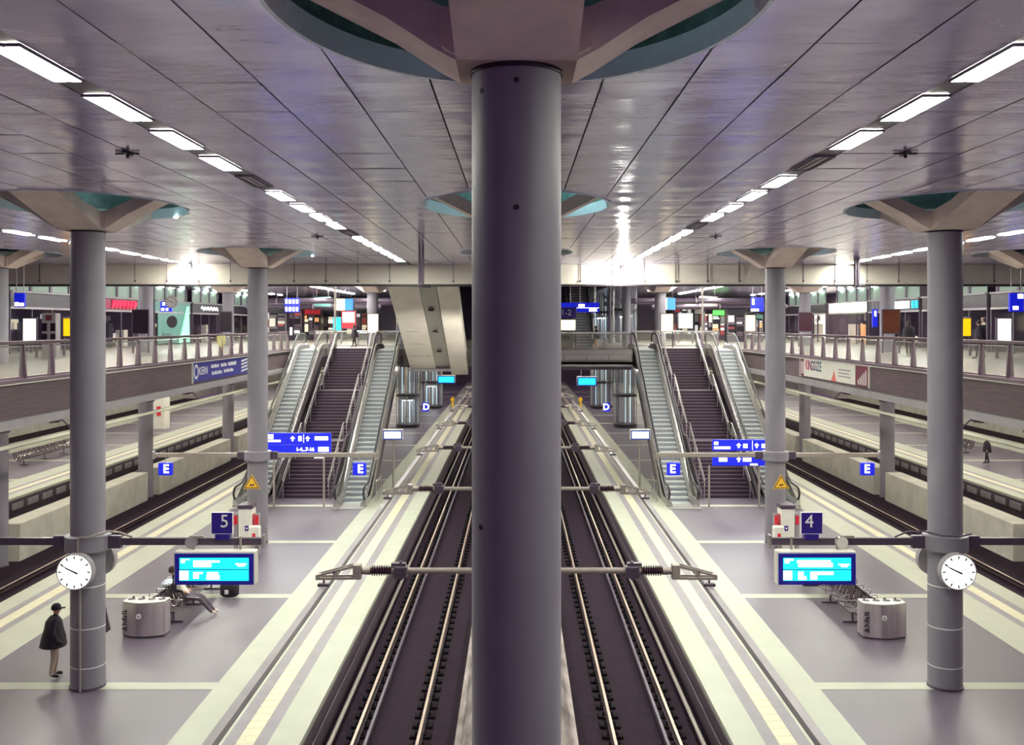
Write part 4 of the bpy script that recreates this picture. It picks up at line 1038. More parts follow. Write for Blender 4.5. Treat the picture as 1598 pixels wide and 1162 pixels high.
# bags
t = thing('carry_bag', 'black bag with white trim on the floor before the left bench', 'bag', (-9.27, 32.1, 0))
MB().lathe([(.20, 0), (.30, .06), (.31, .34), (.24, .44), (.10, .47)], 18, (0, 0, 0), 1.0, .7).build('body', 'coat', t, smooth=50)
MB().tube([(-.2, 0, .42), (-.16, -.05, .52), (0, -.08, .55), (.16, -.05, .52), (.2, 0, .42)], .025, 8).build('handle', 'wlet', t, smooth=50)
MB().lathe([(.20, .40), (.21, .46), (.14, .48)], 18, (0, -.03, 0), 1.0, .6).build('lid', 'ledge', t, smooth=50)
MB().box(-.10, .02, -.225, -.205, .12, .26).build('tag', 'wlet', t)
t = thing('plastic_bag', 'pale blue and white bag lying on the left bench', 'bag', (-11.05, 31.6, .47))
prof = [(.14, 0), (.22, .04), (.23, .11), (.16, .18), (.06, .22)]
MB().loft([[(r_ * (1 + .12 * math.sin(5 * a * PI / 8 + z * 9)) * math.cos(a * PI / 8), 1.2 * r_ * (1 + .1 * math.cos(3 * a * PI / 8)) * math.sin(a * PI / 8), z) for a in range(16)] for r_, z in prof]).build('sack', mat('pale blue plastic', rgb(196, 206, 224), .35, 0, .15, 8), t, smooth=60)
MB().tube([(-.06, 0, .2), (-.04, .02, .28), (.05, .02, .28), (.07, 0, .2)], .015, 6).build('handle', 'wlet', t, smooth=60)

# ================================================================== PEOPLE
def person(name_label, loc, rz, J, E, rules, hands=True):
    """J: joint -> (x, y, z, radius); E: edges (a, b, material index); rules: materials. Local +X is forward."""
    names = list(J); idx = {k: i for i, k in enumerate(names)}
    me = bpy.data.meshes.new('body'); me.from_pydata([J[k][:3] for k in names], [(idx[a], idx[b]) for a, b, _ in E], [])
    o = bpy.data.objects.new('tmp_body', me); COL.objects.link(o)
    md = o.modifiers.new('skin', 'SKIN'); md.use_smooth_shade = True
    for k in names:
        sv = me.skin_vertices[0].data[idx[k]]; sv.radius = (J[k][3], J[k][3]); sv.use_root = (k == 'pelvis')
    sb = o.modifiers.new('sub', 'SUBSURF'); sb.levels = 2; sb.render_levels = 2
    dg = bpy.context.evaluated_depsgraph_get()
    m2 = bpy.data.meshes.new_from_object(o.evaluated_get(dg)); bpy.data.objects.remove(o)
    bm = bmesh.new(); bm.from_mesh(m2)
    # head detail: nose, ears; hands: fingers
    def seg(p, a, b):
        ab = b - a; u = max(0, min(1, (p - a).dot(ab) / max(1e-9, ab.length_squared))); return (p - (a + ab * u)).length
    segs = [(Vector(J[a][:3]), Vector(J[b][:3]), m_, (J[a][3] + J[b][3]) / 2) for a, b, m_ in E]
    for f in bm.faces:
        c = f.calc_center_median(); f.material_index = min(segs, key=lambda q: seg(c, q[0], q[1]) - q[3] * .9)[2]; f.smooth = True
    bm.to_mesh(m2); bm.free()
    m2.name = 'body'
    for r_ in rules: m2.materials.append(M[r_])
    t = thing('person', name_label, 'person', loc, rz)
    link('body', m2, t)
    return t
def finger_set(t, wrist, d, up, mt='skin'):
    wrist, d, up = Vector(wrist), Vector(d).normalized(), Vector(up).normalized(); sd = d.cross(up).normalized(); mb = MB()
    for k, (o_, ln) in enumerate(((-.03, .065), (-.01, .075), (.01, .07), (.03, .055))):
        a = wrist + d * .08 + sd * o_; mb.tube([a, a + d * ln * .55, a + d * ln - up * .02], [.009, .0085, .006], 6)
    a = wrist + d * .03 - sd * .035; mb.tube([a, a + d * .04 - sd * .025, a + d * .07 - sd * .02], [.011, .01, .007], 6)
    mb.tube([wrist - d * .02, wrist + d * .04, wrist + d * .09], [.028, .042, .036], 8)
    mb.build('hand', mt, t, smooth=60)
def head_bits(t, c, r, hair='hair', style='short', fwd=(1, 0, 0)):
    c = Vector(c); mb = MB()
    mb.lathe([(.012, 0), (.02, .02), (.008, .05)], 8, (c.x + r * .93, c.y, c.z - .03)).build('nose', 'skin', t, smooth=60)
    for q in (-1, 1):
        MB().lathe([(.004, -.03), (.016, 0), (.004, .03)], 8, (c.x - .005, c.y + q * r * .92, c.z - .01)).build('ear', 'skin', t, smooth=60)
        MB().lathe([(.002, -.009), (.009, 0), (.002, .009)], 6, (c.x + r * .88, c.y + q * .033, c.z + .012)).build('eye', 'coat', t)
    MB().box(c.x + r * .86, c.x + r * .9, c.y - .024, c.y + .024, c.z - .062, c.z - .054).build('mouth', 'red', t)
    if style == 'cap':
        m_ = MB().lathe([(r * 1.12, -.01), (r * 1.14, .03), (r * 1.02, .09), (r * .6, .135), (.02, .145)], 18, (c.x - .005, c.y, c.z + .02))
        m_.prism([(c.x + r * .85, c.y - .07), (c.x + r * 1.9, c.y - .05), (c.x + r * 2.0, c.y), (c.x + r * 1.9, c.y + .05), (c.x + r * .85, c.y + .07)], 'z', c.z + .028, c.z + .042); m_.build('cap', 'coat', t, smooth=50)
    else:
        m_ = MB().lathe([(r * 1.0, -.05 if style == 'short' else -.2), (r * 1.12, .02), (r * 1.02, .08), (r * .6, .125), (.02, .135)], 18, (c.x - .02, c.y, c.z + .012)); m_.build('hair', hair, t, smooth=50)
def standing(k=1.0, arms='down', stride=0.10, jacket=True):
    J = dict(pelvis=(0, 0, .95, .14), belly=(0, 0, 1.10, .135), chest=(.01, 0, 1.30, .15), neck=(.02, 0, 1.47, .06), chin=(.05, 0, 1.54, .062), head=(.05, 0, 1.63, .10), crown=(.04, 0, 1.71, .07))
    E = [('pelvis', 'belly', 0), ('belly', 'chest', 0), ('chest', 'neck', 0), ('neck', 'chin', 1), ('chin', 'head', 1), ('head', 'crown', 1)]
    for n, q in (('l', 1), ('r', -1)):
        st = stride * q
        J.update({n + 'sh': (0, q * .19, 1.40, .075), n + 'el': (-.03, q * .27, 1.13, .055), n + 'wr': (.10, q * .24, .92, .04),
                  n + 'hp': (0, q * .095, .88, .105), n + 'kn': (st * .5 + .02, q * .10, .49, .072), n + 'an': (st - .03, q * .10, .09, .048), n + 'to': (st + .15, q * .115, .045, .042)})
        E += [('chest', n + 'sh', 0), (n + 'sh', n + 'el', 0), (n + 'el', n + 'wr', 0), ('pelvis', n + 'hp', 2), (n + 'hp', n + 'kn', 2), (n + 'kn', n + 'an', 2), (n + 'an', n + 'to', 3)]
    return {a: (b[0] * k, b[1] * k, b[2] * k, b[3] * k) for a, b in J.items()}, E
def coat_mesh(k=1.0, flare=1.0, z0=.80, mt='coat'):
    prof = [(z0, .27 * flare, .33 * flare), (1.0, .235 * flare, .31 * flare), (1.2, .21, .285), (1.36, .185, .265), (1.44, .13, .21), (1.49, .085, .10)]
    n = 20
    rings = [[(k * (a * math.cos(2 * PI * i / n) * (1 + .04 * math.sin(3 * i + z * 7)) - .03 * (1.5 - z)), k * (b * math.sin(2 * PI * i / n)), k * z) for i in range(n)] for z, a, b in prof]
    return MB().loft(rings)
J, E = standing(1.03, stride=.04)
t = person('standing person in a wide black coat, cap and beige trousers beside the left clock column', (-11.52, 24.75, 0), R(22), J, E, ['coat', 'skin', 'beige', 'shoe'])
head_bits(t, (.052, 0, 1.675), .105, style='cap')
c = coat_mesh(1.03, 1.16, .78); c.build('coat', 'coat', t, smooth=60)
for q in (-1, 1):
    MB().tube([(0, q * .20, 1.44), (-.04, q * .33, 1.2), (.06, q * .34, .98), (.16, q * .27, .90)], [.09, .085, .075, .06], 10).build('sleeve', 'coat', t, smooth=60)
J, E = standing(1.0, stride=.02)
t = person('person in black mostly hidden behind the left clock column', (-10.92, 25.9, 0), R(180), J, E, ['coat', 'skin', 'coat', 'shoe'])
head_bits(t, (.05, 0, 1.63), .10); coat_mesh(1.0, 1.05, .8).build('coat', 'coat', t, smooth=60)
for q in (-1, 1): finger_set(t, (.10, q * .24, .90), (.1, 0, -1), (1, 0, 0))
# sitting person on the left bench, facing the middle tracks
J = dict(pelvis=(0, 0, .56, .135), belly=(-.10, 0, .72, .13), chest=(-.24, 0, .96, .15), neck=(-.34, 0, 1.16, .058), chin=(-.36, 0, 1.22, .062), head=(-.40, 0, 1.31, .10), crown=(-.43, 0, 1.39, .07))
E = [('pelvis', 'belly', 4), ('belly', 'chest', 4), ('chest', 'neck', 0), ('neck', 'chin', 1), ('chin', 'head', 1), ('head', 'crown', 1)]
for n, q in (('l', 1), ('r', -1)):
    J.update({n + 'sh': (-.28, q * .19, 1.07, .072), n + 'el': (-.24, q * .27, .80, .052), n + 'wr': (-.02, q * .16, .72, .038), n + 'hp': (.06, q * .10, .55, .10), n + 'kn': (.46, q * .12, .52, .082), n + 'an': (.80, q * .10, .12, .056), n + 'to': (.98, q * .11, .06, .042)})
    E += [('chest', n + 'sh', 0), (n + 'sh', n + 'el', 0), (n + 'el', n + 'wr', 0), ('pelvis', n + 'hp', 2), (n + 'hp', n + 'kn', 2), (n + 'kn', n + 'an', 2), (n + 'an', n + 'to', 3)]
t = person('person in dark jacket, white shirt and grey trousers sitting back on the left bench', (-10.02, 30.1, 0), 0, J, E, ['coat', 'skin', 'greytr', 'shoew', 'shirt'])
head_bits(t, (-.395, 0, 1.315), .10)
for q in (-1, 1):
    finger_set(t, (-.02, q * .16, .72), (1, -q * .3, -.2), (0, 0, 1))
    MB().tube([(.10, q * .205, .585), (.46, q * .195, .555)], .012, 6).build('trouser_stripe', 'wlet', t)
# people on the upper level
def upright(label, x, y, rz, k, cols, flare=1.0, z=ZM, bag=None):
    J, E = standing(k, stride=.16)
    t = person(label, (x, y, z), rz, J, E, cols)
    head_bits(t, (.05 * k, 0, 1.63 * k), .10 * k, style='long' if flare > 1 else 'short')
    coat_mesh(k, flare, .78).build('coat', cols[0], t, smooth=60)
    for q in (-1, 1): finger_set(t, (.10 * k, q * .24 * k, .92 * k), (.2, 0, -1), (1, 0, 0))
    if bag: MB().lathe([(.10, 0), (.16, .1), (.15, .3), (.05, .36)], 12, (.05, -.34, .62), 1, .6).build('shoulder_bag', bag, t, smooth=60)
    return t
upright('person in black walking at the head of the left stairs', -11.15, 68.3, R(200), .86, ['coat', 'skin', 'coat', 'shoe'], 1.1)
upright('person walking across the bridge right of the big column', 5.0, 62.2, R(190), .82, ['coat', 'skin', 'skin', 'shoew'], 1.0, bag='shirt')
upright('person in black leaning at the right gallery balustrade with a pale bag', 20.3, 51.4, R(60), .98, ['coat', 'skin', 'coat', 'shoew'], 1.1, bag='shirt')
upright('person in dark clothes standing beside the yellow poster on the right gallery', 20.9, 44.8, R(150), 1.0, ['coat', 'skin', 'coat', 'shoe'], 1.0)

# ================================================================== OUTER PLATFORM FURNITURE
def outer(s):
    def seatrow(px, y, n, lab): 
        b = bench(px, y, -s, n, lab); return b
    seatrow(s * 31.0, 61.0 if s < 0 else 67.0, 12, 'far dark bench row on the outer %s platform under the gallery' % WORD[s])
    t = thing('notice_frame', 'pale framed notice stand on the outer %s platform' % WORD[s], 'notice board', (s * 30.3, 46.6 if s < 0 else 55, 0))
    wv = .8
    for q in (-1, 1): MB().box(q * wv - .04, q * wv + .04, -.04, .04, 0, 1.9).build('post', 'dsteel', t)
    for k in range(3): MB().bbox(-wv + .06 + k * .5, -wv + .52 + k * .5, -.03, .03, .5, 1.85, .01).build('poster', 'white_paint', t)
    for row in (3, 4):
        t = thing('column', 'grey square column on the outer %s platform, %s one' % (WORD[s], 'nearer' if row == 3 else 'farther'), 'column', (s * 33.2, 47 + 13 * (row - 3), 0))
        MB().bbox(-.45, .45, -.45, .45, 0, 6.1, .05).build('shaft', 'column', t); MB().bbox(-.5, .5, -.5, .5, 0, .12, .02).build('base', 'dsteel', t)
    x = s * 30.0
    letter_box('D', x - .25, x + .25, 3.3, 3.8, 52, 'small lit letter sign over the outer %s platform' % WORD[s], 5.9)
    display(s, x - .9, x + .9, 3.4, 4.1, 58, 'distant display over the outer %s platform' % WORD[s], False, None, 6.12)
for s in (-1, 1): outer(s)
t = thing('marker_post', 'yellow emergency post on the outer right platform', 'post', (27.8, 46.6, 0)); MB().bbox(-.16, .16, -.16, .16, 0, 1.7, .03).build('shaft', 'yellow', t); MB().bbox(-.18, .18, -.18, .18, 1.7, 1.85, .03).build('cap', 'yellow', t)
t = thing('vitrine', 'pale kiosk box with red mark on the outer left platform', 'kiosk', (-30, 83.7, 0)); MB().bbox(-.6, .6, -.6, .6, 0, 2.7, .05).build('body', 'white_paint', t); MB().bbox(-.1, .25, -.64, -.6, 1.1, 1.9, .02).build('red_mark', 'red', t)
upright('dark figure standing before the benches on the outer right platform', 29.6, 62.5, R(180), .95, ['coat', 'skin', 'coat', 'shoe'], 1.0, z=0)

# ================================================================== SHOPS ALONG THE GALLERIES
XS = 26.8
M['wash'] = mat('pale green wall panel', rgb(128, 146, 136), .6, 0, .06)
M['dark_glass'] = mat('dark shop interior', rgb(38, 28, 44), .4, 0, .3, 2)
M['shopw'] = glow('lit shop interior', rgb(250, 244, 220), 1.5)  # glow in the colour replaces lamps inside the shop
M['redneon'] = glow('red neon', rgb(236, 30, 60), 1.6)
M['tealwall'] = mat('teal shop wall', rgb(84, 128, 124), .5)
M['mint'] = glow('mint lit pillar', rgb(140, 226, 180), .55)
M['whiteposter'] = glow('lit white poster', rgb(232, 236, 230), .75)
M['yellowposter'] = glow('lit yellow poster', rgb(255, 184, 10), .8)
M['warmposter'] = glow('warm lit poster', rgb(255, 240, 190), 1.2)
M['bluescreen'] = glow('blue screen', rgb(50, 120, 225), .8)
M['magenta'] = mat('dark red board', rgb(126, 28, 70), .5, emit=.15, ecol=rgb(150, 20, 60))
M['orange'] = glow('orange lit goods', rgb(226, 160, 104), .55)
M['greenlit'] = glow('green lit sign', rgb(90, 235, 90), 1.0)
M['greenposter'] = glow('green white poster', rgb(190, 226, 180), .6)
M['washlamp'] = glow('wall washer', rgb(235, 255, 235), 26)
M['goods_warm'] = glow('warm lit shelf', rgb(236, 220, 184), .5)  # glow put into the goods in place of shelf lighting
M['goods_white'] = glow('white lit shelf', rgb(214, 214, 216), .5)
M['goods_dark'] = mat('dim goods', rgb(120, 100, 112), .5)
M['goods_red'] = mat('red goods', rgb(170, 76, 76), .5, emit=.12, ecol=rgb(190, 50, 50))
M['goods_blue'] = mat('blue goods', rgb(60, 90, 190), .5, emit=.4, ecol=rgb(60, 90, 210))
M['darkred'] = mat('dark red screen', rgb(64, 20, 42), .35)
M['blacks'] = mat('switched off screen', rgb(26, 14, 28), .3)
WP = MB().bbox(-.0, .05, .06, 2.2, 10.56, ZC - .02, .01)
def shop(s, y0, y1, i, interior, sign, signmat, cats, lab, items=()):
    t = thing('shop_front', lab, 'shop', (s * XS, y0, ZM))
    L = y1 - y0
    def bx(d0, d1, a, b, z0, z1): return MB().box(s * d0, s * d1, a, b, z0, z1)
    bx(3.2, 3.3, 0, L, 0, 3.4).build('back_wall', interior, t)
    bx(0, 4.5, -.06, .06, 0, 3.4).build('side_wall', 'dsteel', t)
    n = max(2, int(L / 2.2)); st = L / n
    for k in range(n + 1): bx(-.05, .05, st * k - .05, st * k + .05, 0, 2.45).build('mullion', 'dsteel', t)
    for k in range(n): bx(-.01, .01, st * k + .06, st * (k + 1) - .06, .05, 2.4).build('shop_window', 'glassd', t)
    bx(-.08, .08, 0, L, 2.4, 2.52).build('transom', 'ledge', t)
    b = bx(-.05, .10, 0, L, 2.52, 3.28).build('sign_band', signmat if signmat in ('tealwall', 'shopw') else 'dark_glass', t)
    bx(-.15, .3, 0, L, 3.28, 3.38).build('cornice', 'ledge', t)
    if sign:
        text(sign[0], sign[1], (-s * .06, L * sign[2], 2.9), sign[3], b, rot=(PI / 2, 0, -PI / 2 * s), sx=sign[4])
    rd = random.Random(i)
    for k, it in enumerate(items):
        u = (k + .5) / len(items) * L; hh = rd.uniform(.9, 1.9)
        bx(1.2, 1.8, u - .35, u + .35, 0, hh).build('display_stand', it, t)
    for k in range(14):  # random patches, some glowing, stand in for light glimpsed inside
        u = rd.uniform(.3, L - .9); z_ = rd.uniform(.3, 1.9)
        bx(1.9, 2.0, u, u + rd.uniform(.2, .9), z_, z_ + rd.uniform(.15, .6)).build('goods_panel', rd.choice(['goods_dark', 'goods_dark', 'goods_white', 'goods_warm', 'ledge', 'maroon', 'dsteel']), t)
    n = int(L / 2.35)
    for k in range(n):
        w_ = MB().bbox(min(0, s * .05), max(0, s * .05), .06 + 2.35 * k, 2.1 + 2.35 * k, 3.40, 4.42, .01).build('wash_panel', 'wash', t)
        MB().box(-s * .16, -s * .10, .6 + 2.35 * k, 1.6 + 2.35 * k, 4.36, 4.40).build('wash_lamp', 'washlamp', w_)
        MB().box(-s * .06, s * .06, 2.12 + 2.35 * k, 2.38 + 2.35 * k, 3.4, 4.45).build('panel_mullion', 'dsteel', t)
    return t
left = [(52.5, 62, 'dark_glass', None, 'magenta', 'dark shop with a dark red board at the left end of the gallery', ('whiteposter', 'dsteel', 'coat')),
        (62, 72.5, 'dark_glass', None, 'redneon', 'dark clothes shop under red neon lettering on the left gallery', ('coat', 'dsteel', 'coat', 'shirt')),
        (73.5, 81.5, 'tealwall', None, 'tealwall', 'teal walled shop with a dark round emblem on the left gallery', ('mint', 'red')),
        (82, 91, 'dark_glass', None, 'dark_glass', 'dark shop with white script lettering on the left gallery', ('coat', 'orange', 'dsteel', 'shirt')),
        (92, 101, 'dark_glass', None, 'dark_glass', 'farthest dark shop on the left gallery', ('shirt', 'dsteel', 'coat'))]
for i, (a, b, inte, sg, sm, lb, it) in enumerate(left): 
    t = shop(-1, a, b, i, inte, sg, sm, None, lb, it)
    if sm == 'redneon':
        # hooked red neon strokes
        for k in range(7):
            MB().tube([(.12, 3.6 + .62 * k, 2.62), (.12, 3.75 + .62 * k, 3.16), (.12, 4.0 + .62 * k, 3.1), (.12, 3.85 + .62 * k, 2.8)], .06, 6).build('neon_stroke', 'redneon', t)
        MB().box(.08, .1, 2.2, 3.3, 2.6, 3.2).build('neon_plate', 'magenta', t)
    if inte == 'tealwall':
        MB().box(.0, .06, .6, 7.2, .1, 2.45).build('poster_wall', 'tealwall', t)
        MB().prism([(3.6 + 1.15 * math.cos(2 * PI * k / 28), 1.75 + .46 * math.sin(2 * PI * k / 28)) for k in range(28)], 'x', .06, .09).build('round_emblem', 'blacks', t)
        MB().prism([(5.0, .1), (7.4, .1), (7.2, 3.0), (6.9, 3.0)], 'x', .10, .2).build('mint_pillar', 'mint', t)
        text('ktm', .62, (.08, 2.4, .75), 'blet', t, rot=(PI / 2, 0, PI / 2), sx=2.0)
    if 'script' in lb:
        m_ = MB(); pts = [(.1, 2.2 + .22 * k, 2.9 + .16 * math.sin(1.7 * k)) for k in range(22)]; m_.tube(pts, .045, 6); m_.build('script_lettering', 'lit', t)
right = [(46, 56, 'dark_glass', 'dark_glass', 'dark shop with a lit ceiling at the right end of the gallery', ('coat', 'magenta', 'dsteel')),
         (56.5, 65.5, 'dark_glass', 'dark_glass', 'dark shop with narrow bays on the right gallery', ('dsteel', 'coat', 'shirt')),
         (66, 75.5, 'dark_glass', 'dark_glass', 'shop with a glowing white sign between the right gallery columns', ('coat', 'dsteel', 'coat')),
         (76, 85, 'shopw', 'shopw', 'brightly lit white shop on the right gallery', ('shirt', 'orange', 'shirt')),
         (86, 100, 'shopw', 'dark_glass', 'far brightly lit shop on the right gallery', ('orange', 'shirt', 'coat'))]
for i, (a, b, inte, sm, lb, it) in enumerate(right):
    t = shop(1, a, b, i + 9, inte, None, sm, None, lb, it)
    if 'glowing white sign' in lb:
        MB().box(-.12, -.06, 1.6, 4.6, 2.66, 3.16).build('glowing_sign', 'cyanw', t)
        for k in range(2): MB().box(-.12, -.06, .2 + .6 * k, .5 + .6 * k, 2.66, 3.16).build('glowing_mark', 'cyan', t)

# hoardings, posters and signs standing on the galleries
def poster(px0, px1, py0, py1, Y, m_, lab, legs=True, foot=ZM, cat='poster', rails=True):
    x0, z1 = at(px0, py0, Y); x1, z0 = at(px1, py1, Y); w = (x1 - x0) / 2
    t = thing('poster_stand', lab, cat, ((x0 + x1) / 2, Y, foot))
    MB().bbox(-w - .05, w + .05, .01, .16, z0 - foot - .06, z1 - foot + .06, .02).build('frame', 'dsteel', t)
    MB().box(-w, w, -.004, .01, z0 - foot, z1 - foot).build('poster_sheet', m_, t)
    if legs:
        for q in (-1, 1): MB().box(q * w - .04, q * w + .04, .03, .14, 0, z0 - foot).build('leg', 'dsteel', t)
    return t
poster(36, 56, 497, 533, 47, 'whiteposter', 'lit white poster stand by the left gallery shops')
poster(99, 115, 497, 524, 50, 'yellowposter', 'lit yellow poster on the left gallery beside the column')
poster(1498, 1515, 497, 524, 50, 'yellowposter', 'lit yellow poster on the right gallery beside the column')
poster(1557, 1578, 497, 533, 46, 'whiteposter', 'lit white poster stand at the right end of the gallery')
poster(207, 231, 484, 519, 54.0, 'blacks', 'switched off black screen before the first left gallery column', True)
poster(343, 361, 487, 517, 69.2, 'blacks', 'switched off black screen before the second left gallery column', True)
poster(1247, 1268, 488, 516, 69.2, 'darkred', 'dark red screen before the far right gallery column', True)
M['brownscreen'] = mat('brown screen', rgb(92, 46, 30), .4, 0, .4, 1.2, emit=.02, ecol=rgb(200, 90, 20))
poster(1378, 1404, 484, 519, 54.0, 'brownscreen', 'dark brown screen before the nearer right gallery column', True)
# centre of the concourse
poster(574, 590, 490, 519, 67.5, 'warmposter', 'warm lit poster on a stand right of the left stair head')
tp = poster(533, 555, 485, 512, 84, 'red', 'lit advertising column with a red and white picture on the left', True)
MB().box(-.5, .5, -.012, -.004, at(544, 503, 84)[1] - ZM, at(544, 487, 84)[1] - ZM).build('picture', 'whiteposter', tp)
poster(1032, 1050, 490, 517, 67.5, 'warmposter', 'bright lit white poster near the right stair head')
poster(1059, 1081, 489, 512, 80, 'greenposter', 'pale green lit notice board on the right concourse')
poster(1164, 1178, 492, 516, 72, 'warmposter', 'lit white poster beside the right gallery column')
poster(520, 532, 495, 515, 78, 'cyan', 'small lit machine with a cyan head behind the left stairs')
def ledwall(px0, px1, py0, py1, Y, halves, lab):
    x0, z1 = at(px0, py0, Y); x1, z0 = at(px1, py1, Y); w = (x1 - x0) / 2; h = z1 - z0
    t = thing('video_screen', lab, 'screen', ((x0 + x1) / 2, Y, z0))
    MB().bbox(-w - .06, w + .06, 0, .3, -.06, h + .06, .02).build('casing', 'black', t)
    n = len(halves)
    for k, m_ in enumerate(halves): MB().box(-w + 2 * w * k / n, -w + 2 * w * (k + 1) / n, -.01, 0, 0, h).build('picture', m_, t)
    for q in (-.7, .7): MB().cyl((q * w, .15, h), (q * w, .15, ZC - z0), .03, n=8).build('hanger', 'dsteel', t)
ledwall(525, 551, 466, 484, 76, ['warmposter', 'bluescreen'], 'bright yellow and blue video screen hanging over the left concourse')
ledwall(1028, 1054, 465, 483, 76, ['whiteposter', 'bluescreen'], 'bright white and blue video screen hanging over the right concourse')
def hangsign(px0, px1, py0, py1, Y, lab, marks, m_='blue'):
    x0, z1 = at(px0, py0, Y); x1, z0 = at(px1, py1, Y); w = (x1 - x0) / 2; h = z1 - z0
    t = thing('hanging_sign', lab, 'sign', ((x0 + x1) / 2, Y, z0))
    MB().bbox(-w, w, 0, .15, 0, h, .01).build('board', m_, t)
    for a, b, c, d in marks: MB().box(-w + 2 * w * a, -w + 2 * w * b, -.008, 0, h * c, h * d).build('pictogram', 'lit', t)
    for q in (-.7, .7): MB().cyl((q * w, .08, h), (q * w, .08, ZC - z0), .02, n=8).build('hanger', 'steel', t)
    return t
grid6 = [(.06 + .24 * k, .2 + .24 * k, z, z + .28) for k in range(4) for z in (.08, .62)]
hangsign(444, 467, 465, 487, 66, 'blue and white train sign hanging over the left outer escalator', grid6)
hangsign(490, 516, 463, 478, 84, 'grey green timetable board hanging over the left concourse', [], 'tealwall')
hangsign(1091, 1120, 462, 478, 84, 'grey blue timetable board hanging over the right concourse', [], 'ledge')
hangsign(22, 38, 457, 479, 44, 'blue sign hanging at the left end of the gallery', [(.05, .45, .08, .35), (.55, .95, .08, .3)])
hangsign(250, 268, 470, 486, 60, 'blue sign hanging beneath the left gallery clock', [(.1, .35, .1, .35), (.5, .7, .1, .35), (.2, .4, .6, .9)])
hangsign(1172, 1192, 464, 486, 66, 'blue sign hanging over the right outer escalator', [(.1, .25, .5, .9), (.0, .6, .02, .2)])
hangsign(1576, 1598, 457, 486, 44, 'blue sign hanging at the right end of the gallery', [(.2, .6, .1, .3), (.55, .95, .7, .95)])
hangsign(1362, 1370, 482, 510, 54, 'tall narrow blue sign on the right gallery', [(.3, .7, .6, .9)])
clock(at(268, 471, 59)[0], 59, at(268, 471, 59)[1], .36, 1, 'pale round clock hanging above the left gallery', True, 'ledge', None, ZC - at(268, 471, 59)[1])
# signs on the bridge
t = hangsign(900, 935, 472, 487, 61.5, 'blue sign with arrow hanging over the right of the bridge', [(.08, .35, .55, .85), (.0, 1, .42, .48), (.55, .9, .08, .35)])
x0, z1 = at(840, 472, 61); x1, z0 = at(899, 496, 61)
t = thing('platform_number_sign', 'dark blue sign reading 1-2 over the bridge', 'sign', ((x0 + x1) / 2, 61, z0))
MB().bbox(-1.15, 1.15, 0, .15, 0, z1 - z0, .01).build('board', 'blue2', t); MB().box(-1.15, 1.15, -.004, 0, .65, z1 - z0).build('top_band', 'blue', t)
text('1-2', .5, (.55, -.006, .32), 'wlet', t)
for q in (-.8, .8): MB().cyl((q, .08, z1 - z0), (q, .08, 3.6), .025, n=8).build('hanger', 'steel', t)
poster(872, 898, 499, 515, 60.9, 'warmposter', 'lit white notice below the 1-2 sign on the bridge', True)

# clutter of the back concourse: kiosk fronts whose goods glow in place of shop lamps
def kiosk(px0, px1, py0, py1, Y, m_, lab, head=None):
    x0, z1 = at(px0, py0, Y); x1, _ = at(px1, py1, Y); w = (x1 - x0) / 2; h = z1 - ZM
    t = thing('kiosk', lab, 'kiosk', ((x0 + x1) / 2, Y, ZM))
    MB().bbox(-w, w, .1, 1.6, 0, h, .04).build('body', 'dark_glass', t)
    n = max(2, int(2 * w / .55)); st = 2 * w / n; rd = random.Random(int(px0))
    pal = [m_, m_, 'goods_warm', 'goods_white', 'goods_dark', 'goods_dark', 'goods_dark', 'goods_red', 'ledge', 'dark_glass', 'dark_glass']
    for k in range(n):
        zz = .5
        while zz < h * .78:
            dz = rd.choice((.2, .3, .45, .8)); z2 = min(zz + dz, h * .82)
            MB().box(-w + st * k + .03, -w + st * (k + 1) - rd.uniform(.03, .22), .04, .1, zz, z2 - .04).build('goods_panel', rd.choice(pal), t)
            zz = z2
    for k in range(n + 1): MB().box(-w + st * k - .02, -w + st * k + .02, -.02, .1, .45, h * .84).build('mullion', 'dsteel' if k % 2 else 'ledge', t)
    MB().box(-w, w, -.1, .1, 0, .45).build('counter', 'dsteel', t)
    MB().box(-w, w, -.15, .1, h * .84, h).build('sign_board', head or 'ledge', t)
KI = [(420, 446, 480, 520, 92, 'shirt', 'dark kiosk front behind the left outer escalator', 'black'), (447, 470, 478, 520, 96, 'whiteposter', 'white lit kiosk front far behind the left escalator', 'dsteel'), (472, 500, 483, 520, 100, 'orange', 'kiosk with red and warm goods on the left concourse', 'red'), (500, 524, 486, 520, 103, 'warmposter', 'kiosk front with warm shelves beside the left pole', 'blacks'), (556, 573, 480, 520, 104, 'dsteel', 'dark kiosk behind the left advertising column', 'blacks'),
      (1052, 1060, 478, 520, 100, 'red', 'narrow kiosk with a red sign on the right concourse', 'red'), (1084, 1100, 482, 520, 102, 'bluescreen', 'kiosk with a bluish screen on the right concourse', 'shirt'), (1100, 1112, 480, 520, 92, 'warmposter', 'kiosk with tall warm shelves on the right concourse', 'blacks'), (1112, 1136, 484, 520, 98, 'orange', 'kiosk with orange goods and a green sign on the right', 'greenlit'), (1136, 1162, 482, 520, 88, 'blacks', 'black kiosk front with a small mark on the right', 'dark_glass'), (1180, 1190, 490, 520, 86, 'orange', 'orange lit kiosk edge beside the right column', 'tealwall')]
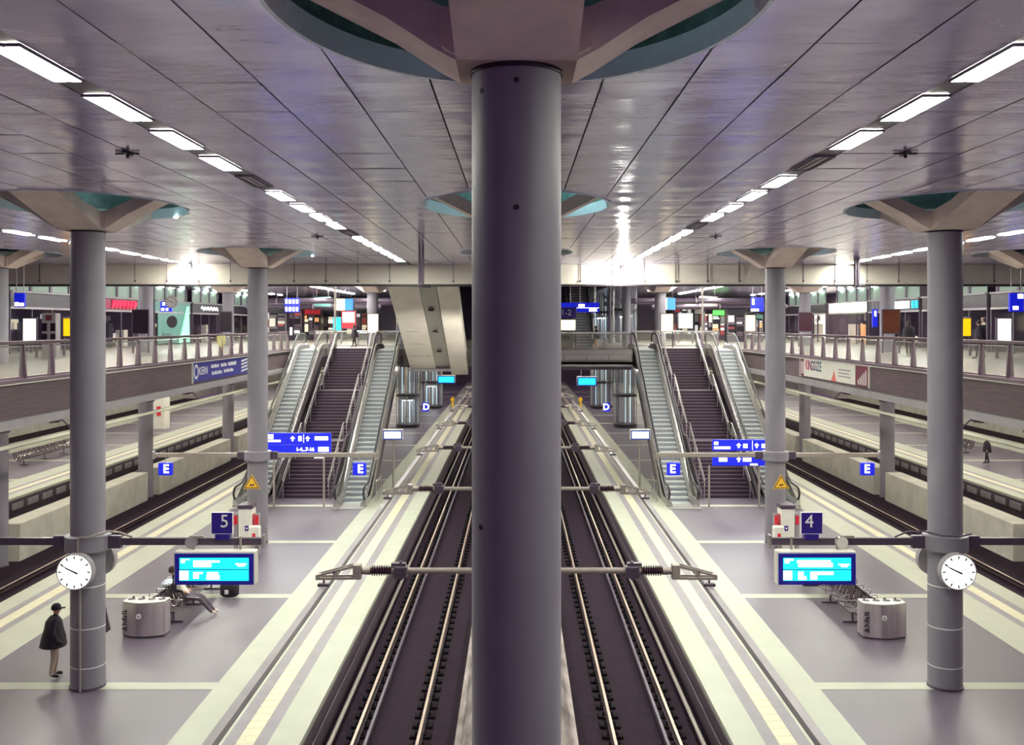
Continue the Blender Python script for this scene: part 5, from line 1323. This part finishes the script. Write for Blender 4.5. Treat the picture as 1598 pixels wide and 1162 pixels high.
KI += [(403, 422, 476, 520, 106, 'goods_white', 'far lit kiosk seen just right of the left platform column', 'dsteel'), (455, 480, 470, 520, 108, 'goods_warm', 'tall far kiosk behind the white kiosk on the left', 'tealwall'), (524, 558, 472, 520, 107, 'goods_white', 'wide far kiosk behind the left video screen', 'dsteel'), (1056, 1090, 472, 520, 108, 'goods_white', 'wide far kiosk behind the pale green notice board', 'dsteel'), (1093, 1130, 474, 520, 106, 'goods_warm', 'wide far kiosk between the right pole and green sign', 'ledge'), (1140, 1186, 476, 520, 106, 'goods_white', 'wide far kiosk behind the black kiosk on the right', 'dsteel')]
for a in KI: kiosk(*a)
for (px, Y, lab) in ((523, 66.2, 'slim pale pole at the head of the left stairs'), (1096, 66.2, 'slim pale pole at the head of the right stairs')):
    x, _ = at(px, 500, Y); tag(MB().cyl((x, Y, ZM), (x, Y, ZC), .07, n=12).build('slim_pole', 'bracket', smooth=40), lab, 'pole')
for s in (-1, 1):
    for k, (xa, xb, y, z) in enumerate(((8.2, 20, 78, 10.6), (12, 24, 88, 10.3), (8.5, 25, 97, 10.75))):
        t = thing('ceiling_duct', '%s dark duct under the concourse ceiling on the %s' % (ORD[k], WORD[s]), 'duct', (s * (xa + xb) / 2, y, z))
        w = (xb - xa) / 2
        MB().cyl((-w, 0, 0), (w, 0, 0), .22, n=14).build('pipe', 'dsteel', t, smooth=40)
        for q in (-.8, 0, .8): MB().cyl((q * w, 0, .2), (q * w, 0, ZC - z), .03, n=6).build('hanger', 'dsteel', t); MB().lathe([(.245, -.05), (.245, .05)], 14, (0, 0, 0)).build('flange', 'ledge', t, (q * w, 0, 0), None, (0, PI / 2, 0))
# machines on the left gallery
t = thing('ticket_machine', 'grey ticket machine with four dark windows on the left gallery', 'machine', (at(76, 500, 47)[0], 47, ZM)); w = .34
MB().bbox(-w, w, 0, .5, 0, 2.1, .03).build('body', 'ledge', t)
for a in (-.2, .2):
    for z in (.75, 1.25): MB().box(a - .12, a + .12, -.01, 0, z, z + .38).build('window', 'blacks', t)
MB().box(-.14, .14, -.01, 0, 1.75, 2.0).build('screen', 'maroon', t)
